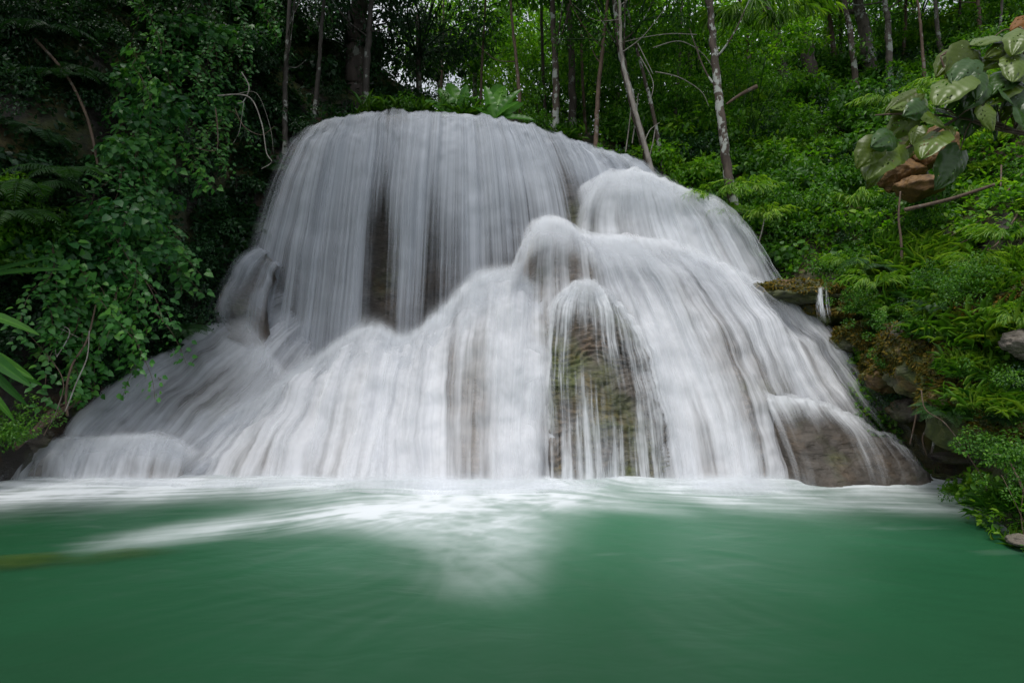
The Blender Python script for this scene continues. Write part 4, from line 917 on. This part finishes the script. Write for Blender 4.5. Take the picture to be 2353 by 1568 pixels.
BR = [[(2480,330),(2330,300),(2200,270),(2080,262),(2010,265)], [(2330,300),(2230,250),(2180,180),(2160,130)], [(2480,160),(2380,120),(2330,70)], [(2200,270),(2120,320),(2040,360),(1995,372)], [(2420,320),(2300,300),(2230,280)]]
g = Geo()
for b in BR: g.tube(np.array([W3(x, y, bigY+.10) for x, y in b])-org, .014, .006, 7, 20)
obj('branch', g.mesh('branch'), M['twig_brown'], bp)
LV = [ # base(crop), tip(crop), material, facing tilt
 (2010,330,1880,490,'big_silver',.5),(2000,330,1850,530,'big_olive',.2),(1640,620,1400,745,'big_olive',.4),(1660,640,1460,690,'big_silver',.9),(1620,690,1700,600,'big_olive',.3),
 (1690,740,1885,850,'big_silver',.5),(1620,760,1430,930,'big_silver',.4),(1660,840,1600,970,'big_silver',.5),(1380,930,1240,1130,'big_olive',.3),(1420,980,1345,1285,'big_olive',.2),
 (1520,960,1385,1125,'big_silver',.6),(1940,500,1750,675,'big_silver',.5),(2040,520,2060,680,'big_silver',.5),(2230,360,2030,440,'big_silver',.7),(2352,200,2290,330,'big_silver',.5),
 (2160,240,1980,262,'big_silver',1.2),(2170,700,2230,965,'big_dark',.2),(1930,1000,1800,1290,'big_dark',.2),(1780,880,1650,1015,'big_silver',.6),(2420,110,2255,180,'big_orange',.5),
 (2070,390,1930,500,'big_olive',.5),(2250,480,2130,600,'big_dark',.5),(2340,560,2250,700,'big_dark',.4),(2290,300,2120,345,'big_olive',.8),(2080,560,1950,720,'big_dark',.4),
 (1960,620,1830,760,'big_dark',.4),(2400,640,2330,800,'big_dark',.3),(1780,720,1970,760,'big_silver',.8),(1490,900,1350,960,'big_dark',.5),(1430,1000,1290,1190,'big_silver',.4),
 (1640,960,1520,1080,'big_olive',.3),(2400,350,2310,440,'big_olive',.5),(2430,480,2290,520,'big_silver',.6),(2200,600,2330,690,'big_dark',.4),(1860,840,1900,900,'big_olive',.3),
 (2230,420,2380,470,'big_silver',.7),(2440,230,2380,420,'big_dark',.4),(1700,700,1560,760,'big_dark',.6)]
for k in range(16):
    bx, by = rng.uniform(1850, 2450), rng.uniform(330, 800)
    if by > 1150-bx*.25+200: by -= 150
    a_ = rng.uniform(.9, 2.6); l_ = rng.uniform(170, 260); LV.append((bx, by, bx+math.cos(a_)*l_, by+math.sin(a_)*l_, ('big_dark', 'big_silver', 'big_olive', 'big_dark')[k % 4], rng.uniform(.2, .8)))
for k, (bx, by, tx, ty, mt, up) in enumerate(LV):
    tx, ty = bx+(tx-bx)*.82, by+(ty-by)*.82; b = crop3(bx, by); t = crop3(tx, ty); yb = bigY+rng.uniform(-.12, .16); B = W3(b[0], b[1], yb); Tt = W3(t[0], t[1], yb-rng.uniform(.02, .14))
    fac = np.array([rng.uniform(-.9, .9), -.9, up+rng.uniform(-.3, .5)])
    lf = place_leaf(bp, BLM[mt][k % 4], B, Tt, fac, wscale=rng.uniform(.85, 1.15), org=org)
    # petiole to the nearest branch
    cand = [W3(x, y, bigY+.10) for bb in BR for x, y in bb]; q = min(cand, key=lambda c: np.linalg.norm(c-B))
    gp = Geo(); gp.tube([np.array(q)-org, (np.array(q)+B)/2-org+[0, 0, .03], B-org], .006, .004, 5, 8)
    obj('petiole', gp.mesh('petiole'), M['twig_brown'], bp)

# strap and banana leaves
def strap_mesh(seed, wd=.13, arch=.5, fold=.25, tear=0, mat='leaf_mid', nu=26, nv=9):
    r = np.random.default_rng(seed); t = np.linspace(0, 1, nu)[:, None]; s = np.linspace(-1, 1, nv)[None, :]
    w_ = wd*np.sin(np.pi*np.clip(t*.96+.03, 0, 1)**.8)**.6
    x = t+0*s; y = s*w_; z = -arch*t**2+np.abs(s)*w_*fold+.02*np.sin(t*40+seed)*np.abs(s)*w_*4
    F = grid_faces(nu, nv)
    me = mesh_np('leaf', np.stack([x, y, z], -1).reshape(-1, 3), [F], attrs={'rnd': (np.full((nu, nv), r.uniform(.3, .8))+.35*np.exp(-(s/.12)**2)+0*t).ravel()})
    me.materials.append(M[mat]); return me
def leafy(name, label, cat, base, leaves_, wd, mat, stemr=.02, arch=.35, facing=(0, -1, .7), group=None):
    """base (px,py,Y); leaves_: list of (tip px, tip py, Y)"""
    o3 = W3(*base); t = empty(name, o3); tag(t, label, cat, group)
    for k, L_ in enumerate(leaves_):
        b3 = o3 if len(L_) == 3 else W3(*L_[3:]); tip = W3(*L_[:3])
        me = strap_mesh(k+abs(int(base[0])), wd, arch, mat=mat)
        # the blade arches: aim above the tip so that its drooping end lands there
        d = tip-b3; aim = tip+np.array([0, 0, 1])*np.linalg.norm(d)*arch*.75
        place_leaf(t, me, b3, aim, np.array(facing)+rng.uniform(-.3, .3, 3), org=o3)
    g = Geo(); g.tube([np.array([0, 0, -.8]), np.zeros(3)], stemr*1.4, stemr, 8, 4); obj('stem', g.mesh('stem'), M['leaf_mid'], t)
    return t
M['strap_dark'] = leaf_mat('strap_dark', (.010, .05, .008), (.02, .09, .012), (.05, .15, .015), .3, .6, spec=.15)
M['banana'] = leaf_mat('banana', (.03, .12, .015), (.06, .20, .02), (.12, .30, .04), .45, .35)
leafy('banana_plant', 'banana plant with broad upright bright blades right behind the crest', 'banana plant', (1135,275,13.2), [(1118,200,13.2),(1155,196,13.6),(1188,206,13.0),(1092,246,12.8),(1180,236,12.6),(1222,272,12.8),(1140,188,13.9),(1204,232,13.8)], .15, 'banana', .06, .18)
leafy('banana_plant', 'banana plant with fanned drooping blades left of the upright one', 'banana plant', (1055,275,13.6), [(1010,206,13.6),(1035,188,14),(985,232,13.2),(1072,202,13.4),(1020,262,13),(1086,224,13.1)], .17, 'banana', .06, .2)
leafy('ginger_plant', 'broad strap leaved plant hanging over the pool at the far left edge', 'plant', (-50,800,5.8), [(50,770,5.7,-70,715,5.9),(30,880,5.5),(45,915,5.6),(30,945,5.5,-20,850,5.7),(5,900,5.3),(20,980,5.4,-40,880,5.5)], .075, 'strap_dark', .02, .35)
leafy('ginger_plant', 'long pale strap leaves reaching in above the hanging left plant', 'plant', (-60,640,7.4), [(120,625,7.2),(90,600,7.3)], .035, 'strap_dark', .02, .2)
for k, (x, y, l_) in enumerate([(1820, 335, 'pale round leaved herb level with the grey stick'), (1950, 512, 'bright round leaved seedling on the slope under the big leaves'), (1795, 405, 'bright round leaved herb beside the bamboo sprays')]):
    yy = bank_y(x, y)-.35
    plant('heart', 'leaf_bright', W3(x, y+12, yy), .8, (0, -1, .6), label=l_, group='round leaved bright herbs')

# bamboo sprays round the tall lichen tree, and on the bank
for k, (x, y, Y_, s, lb) in enumerate([(1640,455,10.9,.85,'left bamboo spray drooping beside the tall lichen tree'),(1725,440,10.8,.95,'bamboo spray fanned out right of the tall lichen tree'),(1765,500,10.7,.75,'bamboo spray hanging low over the right cascade edge'),(1670,490,10.9,.6,'small bamboo spray at the foot of the tall lichen tree'),
        (2010,660,8.6,.62,'bamboo with broad bright leaves hanging above the mossy ledges'),(2040,715,8.5,.5,'bamboo tuft drooping below the broad leaved bamboo'),(1950,610,9.3,.5,'thin spiky bamboo above the mossy shelf'),(2240,610,7.0,.5,'pale bamboo spray under the fallen pole'),
        (2310,550,6.6,.5,'yellow green bamboo spray near the right edge'),(2200,700,7.3,.45,'bamboo tuft on top of the mossy overhang'),(2330,740,6.0,.45,'narrow leaved bamboo at the right edge over the overhang'),(1720,60,13,2.0,'feathery bamboo crown beside the tall lichen tree at the top'),(1790,70,13.2,1.8,'feathery bamboo crown in front of the left dark trunk'),
        (2180,200,9.5,.8,'bamboo thicket above the big silvery leaves'),(2110,260,10.5,.8,'soft bamboo on the slope left of the big leaves'),(2040,240,12,.9,'arching bamboo under the slim pale trunk')]):
    plant('bamboo', 'leaf_bamboo', W3(x, y, Y_), s, (-.3, -.8, .5), label=lb, group='bamboo sprays')
# ferns
for x, y, Y_, s, lb in [(70,440,7.8,1.2,'large fern with arching fronds above the left herbs'),(150,400,8.2,1.0,'fern just right of the large left fern'),(30,500,7.5,1.0,'fern low at the left edge'),(110,80,9.4,1.3,'dark fern high in the top left corner'),(150,180,9.3,1.0,'drooping dark fern above the diagonal stem'),(2010,610,9.2,.9,'soft fern above the mossy ledges on the right'),(430,760,9.6,.7,'small fern by the side cascade')]:
    plant('fern', 'fern' if y > 300 else 'leaf_dark', W3(x, y, Y_), s, (.1, -.8, .5), label=lb, group='ferns on the banks')

# hanging vines with heart shaped leaves on the left
def vine_mesh(seed, mat, L=1.7, n=76, ls=.108):
    global rng
    r = rng = np.random.default_rng(seed); st = Geo(); g = Geo()
    for q in range(3):
        pts = [np.array([0, 0, 0])]; d = r.normal(size=3)*.1
        for k in range(6): pts.append(pts[-1]+np.array([r.normal()*.07+d[0], r.normal()*.07-.01, -L/6]))
        st.tube(pts, .007, .003, 5, 24, .1); pth = catmull(np.array(pts), n)
        side = np.where(np.arange(n) % 2 == 0, 1, -1)[:, None]
        base = pth+side*np.array([[.035, 0, 0]])+r.normal(size=(n, 3))*[.05, .05, .02]
        ax = side*np.array([[.75, 0, 0]])+r.normal(size=(n, 3))*.3+[0, -.35, -.5]
        nr = r.normal(size=(n, 3))*.28+[0, -.75, .65]
        l = ls*r.uniform(.55, 1.15, n)
        g.add(*leaves(base, ax, nr, l, l*.72, np.clip(.45+.22*r.normal(size=n), 0, .95), HEART if seed % 2 else OV))
    a = st.mesh('stem'); b = g.mesh('foliage'); a.materials.append(M['twig_brown']); b.materials.append(M[mat]); return a, b
M['leaf_vine'] = leaf_mat('leaf_vine', (.02, .09, .022), (.06, .21, .045), (.14, .34, .05), .3, .38)
VM = [vine_mesh(301, 'leaf_vine'), vine_mesh(302, 'leaf_vine'), vine_mesh(303, 'leaf_vine'), vine_mesh(305, 'leaf_vine', 1.2, 44, .15)]
VS = [(395,-30),(330,-20),(450,-40),(520,-20),(420,40),(360,60),(480,60),(300,110),(390,130),(460,150),(330,190),(290,250),(350,260),(420,240),(500,230),(400,310),(320,330),(280,380),(350,380),
      (300,440),(360,450),(230,470),(290,500),(340,520),(200,540),(255,570),(310,590),(170,600),(215,640),(270,660),(170,670),(330,470),(240,600),(200,480),(560,60),(600,10),(640,-20),(700,-60),(120,560)]
rng = np.random.default_rng(90)
def vsay(x, y):
    a = 'top' if y < 100 else ('upper part' if y < 280 else ('middle' if y < 480 else 'foot'))
    return f"{'left side' if x < 400-y*.28 else 'right side'} of the curtain, {a}"
for k, (x, y) in enumerate(VS):
    a, b = VM[k % 4]; yy = bank_y(x, min(y+60, 760))-rng.uniform(.5, 1.0)
    p = W3(x, y, yy); t = empty('hanging_vine', p); s_ = rng.uniform(.8, 1.05); t.scale = (s_, s_, s_); t.rotation_euler = (0, 0, rng.uniform(-.8, .8))
    tag(t, f"heart leaved hanging vine, {vsay(x, y)}", 'vine', 'hanging leafy vines, '+vsay(x, y)); obj('stem', a, None, t); obj('foliage', b, None, t)
    if k % 2 == 0 and y > -10 and y < 650: plant('heart', 'leaf_blue', W3(x, y+40, yy+.25), 1.0, (0, -1, .5), label=None)

# lit understorey of the far left bottom
for x, y, m_ in [(60,520,'leaf_mid'),(30,560,'leaf_bright'),(110,560,'leaf_mid'),(60,620,'leaf_mid'),(10,470,'leaf_bright'),(20,1000,'leaf_mid'),(8,1030,'leaf_mid')]:
    plant('broad' if y < 900 else 'small', m_, W3(x, y, bank_y(x, y)-.4), .7, (0, -1, .6))

# rocks
def rock(label, px, py, Y, size, mat, seed, moss=0, rough=.28, name='boulder', ang=False):
    global rng
    bm = bmesh.new(); bmesh.ops.create_icosphere(bm, subdivisions=5, radius=1)
    V = np.array([v.co[:] for v in bm.verts]); F = np.array([[v.index for v in f.verts] for f in bm.faces]); bm.free()
    d = 1+fbm(V*1.3+seed*3.1, 5, gain=.55)*rough*1.6
    if ang:
        r_ = np.random.default_rng(seed)
        for k in range(9):
            n_ = r_.normal(size=3); n_ /= np.linalg.norm(n_); h = V@n_*d; d = np.where(h > .62, d*.62/np.maximum(h, 1e-3), d)
    d = d+fbm(V*6+seed, 3)*rough*.18
    Vv = V*d[:, None]*np.array(size)
    c = W3(px, py, Y); t = empty(name, c); tag(t, label, 'rock')
    obj('rock', mesh_np('rock', Vv, [F]), M[mat], t)
    if moss:
        rng = np.random.default_rng(seed); i = rng.integers(0, len(F), moss); wts = rng.dirichlet((1, 1, 1), moss)
        pos = (Vv[F[i]]*wts[..., None]).sum(1); nn = pos/np.array(size)**2; nn /= np.linalg.norm(nn, axis=1, keepdims=True)
        ok = (nn[:, 2]+fbm(pos*3+seed, 3)*.9 > -.25); pos = pos[ok]; nn = nn[ok]; m = len(pos)
        g = Geo(); l = rng.uniform(.03, .085, m)
        g.add(*leaves(pos-nn*.01, nn*.5+unit(m)*.7+[0, 0, -.55], nn*.6+unit(m)*.4, l, l*.4, rng.random(m)))
        obj('moss', g.mesh('moss'), M['moss'], t)
    return t
M['moss'] = leaf_mat('moss', (.02, .035, .004), (.11, .10, .010), (.30, .18, .02), .25, .7)
rock('flat mossy travertine shelf with an orange lip beside the main cascade', 1845,675,9.75, (.72,.5,.20), 'moss_rock', 1, 11000, .42)
rock('mossy step that the small trickle runs over', 1895,712,9.75, (.36,.35,.26), 'moss_rock', 2, 5500, .42)
rock('mossy ledge right of the small trickle', 1962,712,9.5, (.42,.4,.22), 'moss_rock', 3, 9900, .42)
rock('lower mossy ledge under the hanging bamboo', 1995,778,9.1, (.48,.45,.26), 'moss_rock', 4, 12100, .42)
rock('brown and green mossy ledge at the edge of the spray', 2045,850,8.7, (.42,.4,.3), 'moss_rock', 5, 9900, .42)
rock('large mossy overhanging rock on the right bank, upper left part', 2170,830,7.7, (.72,.6,.55), 'moss_rock', 6, 24200, .42)
rock('large rusty brown mossy overhang at the right edge', 2290,905,6.8, (.72,.6,.66), 'moss_rock', 7, 26400, .42)
rock('mossy rock block below the overhang at the right edge', 2375,1000,6.0, (.50,.5,.42), 'moss_rock', 8, 13200, .42)
rock('mossy rock top under the pale bamboo', 2290,730,6.9, (.62,.5,.36), 'moss_rock', 9, 15400, .42)
rock('dark wet stone poking out at the foot of the spray', 2085,942,8.2, (.22,.25,.17), 'rock_wet', 10)
rock('small dark stone at the tip of the low rock mound', 2166,1098,7.6, (.13,.14,.06), 'rock_wet', 11)
rock('flat dark stone in the white water under the roots', 2205,1052,7.7, (.36,.3,.07), 'rock_wet', 12)
rock('brown stone at the pool edge by the right frame', 2350,1242,4.9, (.10,.12,.05), 'brown_rock', 13)
rock('brown angular rock outcrop under the big leaves, left block', 2062,392,9.6, (.42,.4,.36), 'ochre_rock', 14, ang=True)
rock('brown angular rock outcrop under the big leaves, right block', 2140,345,9.5, (.50,.45,.38), 'ochre_rock', 15, ang=True)
rock('lower brown slab of the rock outcrop under the big leaves', 2108,432,9.3, (.42,.4,.26), 'ochre_rock', 16, ang=True)
rock('dark wet rock in shade at the foot of the left apron', 60,1015,8.1, (.35,.3,.2), 'rock_wet', 17)
rock('dark mossy stone on the slope above the left apron', 330,880,9.6, (.45,.35,.2), 'rock_wet', 18, 900)
rock('pinkish grey boulder half hidden by grass at the right edge', 2352,790,5.9, (.2,.2,.14), 'rock', 19)

rng = np.random.default_rng(123)
for k in range(90):
    x, y, Y_ = [(2170,775,7.4),(2290,840,6.4),(2290,690,6.7),(2345,930,5.8),(2100,830,8.0),(2230,930,6.7),(2040,740,8.7),(2200,690,7.2)][k % 8]
    x += rng.uniform(-70, 70); y += rng.uniform(-45, 40)
    kd, mt = pick_kind([('grass', 'leaf_mid', 2), ('small', 'leaf_mid', 2), ('grass', 'leaf_bamboo', 1.2), ('small', 'leaf_dark', 1), ('fern', 'fern', .8)])
    plant(kd, mt, W3(x, y, Y_), rng.uniform(.3, .6), (-.2, -.7, .6), group='small plants rooted on the mossy overhang')
for k in range(46):
    x = rng.uniform(2070, 2370); y = rng.uniform(560, 700)+max(0, x-2150)*rng.uniform(0, .9); Y_ = bank_y(x, min(y, 980))-rng.uniform(.15, .5)
    if y > 760: Y_ = min(Y_, 7.6-(x-2100)*.0055)
    plant('grass', ('leaf_bamboo', 'leaf_bamboo', 'leaf_mid')[k % 3], W3(x, y, Y_), rng.uniform(.6, 1.0), (-.4, -.7, .5))
# small trickle on the shelf
TR = [[(1876,658,9.10,0.28),(1872,690,9.06,0.38),(1874,715,9.02,0.38),(1878,745,8.98,0.28)],[(1890,656,9.10,0.58),(1888,690,9.05,0.58),(1890,715,9.01,0.48),(1893,745,8.97,0.38)],[(1903,658,9.10,0.38),(1906,690,9.06,0.48),(1910,715,9.02,0.38),(1915,745,8.98,0.28)]]
A, dn = loft(TR, 24, 40); F = metric_uv(A)
tme = mesh_np('trickle', A.reshape(-1, 3), [grid_faces(24, 40)], attrs={'flow': F.reshape(-1, 3), 'dens': dn.ravel(), 'edge': edgefade(24, 40, .3, .1, .55).ravel()})
tag(obj('trickle', tme, water_veil_mat('trickle', 11, 1, 2.2)), 'small white trickle running over the mossy step right of the falls', 'waterfall')

# dead wood, roots, stems
def stick(name, pts, r0, r1, mat, label, cat, group=None, subs=()):
    w3 = [W3(*q) for q in pts]; o3 = w3[0]; g = Geo(); g.tube([p-o3 for p in w3], r0, r1, 8, 40)
    for s_ in subs: g.tube([W3(*q)-o3 for q in s_], r1*1.0, r1*.5, 5, 16)
    o = obj(name, g.mesh(name), M[mat]); o.location = o3; tag(o, label, cat, group); return o
stick('fallen_pole', [(2078,482,8.4),(2180,458,8.0),(2285,424,7.6)], .030, .022, 'twig_brown', 'long brown fallen pole lying across the right bank', 'branch')
stick('broken_branch', [(1668,240,12.2),(1700,218,12.2),(1738,199,12.2)], .02, .05, 'bark_brown', 'short broken branch stub jutting right of the tall lichen tree', 'branch')
rng = np.random.default_rng(99)
tw = [((2350,400),(2250,500),(2150,560),'upper one'),((2330,430),(2230,540),(2190,620),'steepest one'),((2300,380),(2290,470),(2230,520),'leftmost of the crossing ones'),((2352,520),(2250,540),(2120,600),'lowest one'),((2120,560),(2200,530),(2300,510),'pale one'),((2350,470),(2290,560),(2240,580),'one near the frame edge')]
for a, b, c, l_ in tw:
    y0 = bank_y(*a)-.25; stick('dead_branch', [(*a, y0), (*b, bank_y(*b)-.3), (*c, bank_y(*c)-.25)], .014, .006, 'twig_brown', f'thin dead branch on the right bank below the fallen pole, {l_}', 'branch')
stick('dead_sapling', [(2072,640,8.9),(2070,560,8.9),(2064,500,8.9),(2068,440,8.9)], .022, .012, 'twig_brown', 'thin bare sapling stem below the brown rock outcrop', 'branch')
stick('fallen_log', [(30,1030,7.6),(110,965,7.95),(170,925,8.2),(215,900,8.6)], .05, .03, 'bark_brown', 'brown rotten log lying along the left edge of the apron', 'log')
stick('fallen_log', [(60,1010,7.5),(120,940,7.8),(160,925,8.0)], .025, .015, 'twig_brown', 'thinner stick lying on the rotten log at left', 'log')
stick('climbing_stem', [(80,90,9.2),(150,170,9.2),(200,270,9.2),(225,380,9.2)], .025, .02, 'twig_brown', 'long diagonal bare stem in the dark upper left', 'stem')
stick('liana', [(155,955,7.7),(152,900,7.75),(165,840,7.8),(200,780,7.9),(220,700,8)], .016, .010, 'twig_brown', 'thick pale brown liana rising from the left apron', 'vine')
stick('liana', [(150,945,7.7),(175,880,7.75),(200,820,7.8),(205,760,7.9)], .009, .006, 'twig_pale', 'thin pale liana beside the thick brown one', 'vine')
stick('liana', [(100,1000,7.5),(135,930,7.6),(140,860,7.7),(60,760,7.9)], .008, .005, 'twig_brown', 'thin dark liana left of the thick brown one', 'vine')
stick('liana', [(130,820,7.8),(160,760,7.8),(110,745,7.9),(75,765,7.9)], .007, .004, 'twig_pale', 'curled pale liana above the left log', 'vine', subs=[[(130,820,7.8),(128,790,7.8),(150,750,7.8)], [(110,745,7.9),(140,755,7.8),(180,775,7.7)]])
stick('bare_twig', [(555,166,9.4),(572,200,9.4),(560,232,9.4),(545,238,9.4)], .010, .006, 'twig_pale', 'short white bare twig at the top of the bare tangle', 'twig')
stick('bare_twig', [(500,220,9.4),(570,222,9.3),(600,280,9.3),(612,350,9.3),(624,372,9.3),(600,388,9.3)], .012, .004, 'twig_pale', 'long white bare twig curving down by the curtain, outermost of the tangle', 'twig', subs=[[(545,216,9.3),(590,215,9.3),(620,290,9.3),(628,350,9.3)], [(560,235,9.4),(550,300,9.4),(535,330,9.4)]])
stick('bare_twig', [(540,250,9.5),(560,290,9.5),(600,310,9.5),(630,290,9.5)], .008, .004, 'twig_brown', 'brown bare twig looping inside the white tangle', 'twig', subs=[[(560,290,9.5),(540,260,9.5),(510,250,9.5)]])
stick('bare_twig', [(495,250,9.5),(500,300,9.5),(495,345,9.5),(450,340,9.5)], .012, .006, 'twig_brown', 'brown hooked stem hanging left of the white tangle', 'twig')
stick('hanging_twig', [(2116,895,6.6),(2126,940,6.5),(2171,972,6.3),(2220,1040,6.1),(2262,1110,6.0),(2268,1170,6.0),(2265,1225,6.0)], .007, .004, 'twig_brown', 'thin olive stem arching down over the pool at right', 'twig')
stick('hanging_twig', [(2352,1130,5.0),(2335,1090,5.1),(2310,1050,5.3),(2270,1040,5.4)], .012, .004, 'twig_brown', 'reddish branch with small leaves hanging at the right frame edge', 'twig', subs=[[(2352,1200,5.0),(2330,1150,5.0),(2300,1090,5.1)], [(2352,1230,5.0),(2345,1180,5.0),(2352,1120,5.0)]])
for k, q in enumerate([[(2140,930),(2148,990),(2140,1040)],[(2170,930),(2185,985),(2210,1040)],[(2195,940),(2215,1000),(2228,1062)],[(2110,925),(2100,975),(2090,1020)],[(2225,960),(2240,1010),(2236,1070)],[(2155,960),(2120,1000),(2128,1045)],[(2250,980),(2262,1030),(2250,1090)]]):
    stick('root', [(x, y, 7.45-.0005*(x-2100)) for x, y in q], .028 if k == 0 else .014, .012 if k == 0 else .006, 'bark_grey' if k == 0 else 'twig_brown', ['thick grey root standing in the cave under the overhang', 'second root curving right from the thick one', 'long thin root under the overhang reaching the water', 'thin root left of the thick grey one', 'dark root right of the long thin one', 'crossing root in front of the thick grey one', 'rightmost thin root under the overhang'][k], 'root')
for k, q in enumerate([[(1600,80),(1540,78),(1480,86),(1420,100)],[(1500,110),(1560,95),(1610,120),(1640,160)],[(1505,165),(1560,178),(1610,210),(1628,245)],[(1465,100),(1490,150),(1500,170)],[(1480,330),(1492,300),(1515,282)],[(1470,130),(1500,190),(1490,240)]]):
    stick('bare_twig', [(x, y, 12.3) for x, y in q], .012, .006, 'twig_pale', 'long bare twig arching from the leaning grey tree, '+['topmost one', 'second from the top', 'one drooping to the right', 'short inner one', 'broken one near its foot', 'straight inner one'][k], 'twig')
for k, (x, yb, yt, Y_) in enumerate([(1460,330,215,12.8),(1500,360,290,12.6),(1445,350,230,12.9),(1750,560,500,10.9)]):
    stick('thin_sapling', [(x-8, yb, Y_), (x, (yb+yt)/2, Y_), (x+6, yt, Y_)], .016, .010, 'twig_pale', 'thin pale upright stem '+['left of the leaning grey tree', 'at the foot of the leaning grey tree', 'between the thin brown and the leaning grey tree', 'in the dark beside the right cascade'][k], 'stem')
for x, y, Y_, s_, l_ in [(2330,1060,5.3,.55,'small leaved bush hanging over the pool at the right edge'),(2285,1045,5.6,.45,'bright small leaved bush left of the one at the right edge'),(2352,1110,5.1,.4,'lowest small leaved bush at the right edge')]:
    plant('small', 'leaf_mid', W3(x, y, Y_), s_, (-.4, -.8, .4), label=l_, group='bushes hanging over the pool')

# yellow green algae lying just at the surface at lower left
def algae():
    n = 90; u = np.linspace(-1, 1, n); X, Y = np.meshgrid(u, u, indexing='ij'); r = np.sqrt(X**2+Y**2)
    x = -3.95+X*1.35; y = 4.55+Y*.28+X*.30
    e = np.clip(1-r, 0, 1)**.8*(1+.7*fbm(np.stack([X*3, Y*2, 0*X], -1), 3))
    z = .035*sstep(0, .7, e)+.006
    return mesh_np('algae_patch', np.stack([x, y, z], -1).reshape(-1, 3), [grid_faces(n, n)], attrs={'edge': sstep(.12, .75, e).ravel()})
m, n, out = newmat('algae'); ed = N(n, 'ShaderNodeAttribute', attribute_name='edge').outputs['Fac']
gg = N(n, 'ShaderNodeNewGeometry').outputs['Position']
c_ = ramp(n, noise(n, mapping(n, gg, (1.2, 4, 1)), 2, 4, .6), [(.3, (.02, .06, .006)), (.7, (.06, .10, .008))])
pr = N(n, 'ShaderNodeBsdfPrincipled'); n.links.new(c_, pr.inputs['Base Color']); pr.inputs['Roughness'].default_value = .5
mm = N(n, 'ShaderNodeMixShader'); n.links.new(math_(n, 'MULTIPLY', ed, .6), mm.inputs[0]); n.links.new(N(n, 'ShaderNodeBsdfTransparent').outputs[0], mm.inputs[1]); n.links.new(pr.outputs[0], mm.inputs[2]); n.links.new(mm.outputs[0], out.inputs[0])
tag(obj('algae_patch', algae(), m), 'blurred yellow green algae patch floating at the lower left of the pool', 'algae')

# out-of-view crowns added over the left bank to shade it
rng = np.random.default_rng(66)
for k, (x, y, z, l_) in enumerate([(-8.0, 6.0, 9.5, 'nearest the pool'), (-10.5, 8, 9.5, 'over the far left'), (-5.6, 8.6, 10.6, 'over the vines')]):
    t = empty('added_shade_tree', (-12, y, 3)); tag(t, f'big dark unseen tree added to shade the left bank, {l_}', 'tree')
    g = Geo(); g.tube([(0, 0, 0), (1, .2, 4), (x+12, 0, z-3)], .2, .08, 8, 16); obj('trunk', g.mesh('trunk'), M['bark_dark'], t)
    c = obj('crown', crown_of(k % 4, 'leaf_dark'), None, t); c.location = (x+12, 0, z-3); c.scale = (1.25, 1.25, .9)

# look-alikes that end up with one label are told apart by their order in the view
bpy.context.view_layer.update()
ORD = ['leftmost', 'second from left', 'third from left', 'fourth from left', 'fifth from left', 'sixth from left', 'seventh from left', 'eighth from left', 'ninth from left', 'tenth from left', 'eleventh from left', 'twelfth from left', 'thirteenth from left', 'fourteenth from left', 'fifteenth from left', 'sixteenth from left', 'seventeenth from left', 'eighteenth from left']
by = {}
for o in COL.objects:
    if o.parent is None and o.get('label') and o.get('kind') is None: by.setdefault(o['label'], []).append(o)
for lb, os_ in by.items():
    if len(os_) < 2: continue
    os_.sort(key=lambda o: float(proj(np.array(o.location))[0]))
    for k, o in enumerate(os_):
        if k < len(ORD): o['label'] = lb+', '+(ORD[k] if k < len(os_)-1 or len(os_) > 18 else 'rightmost')
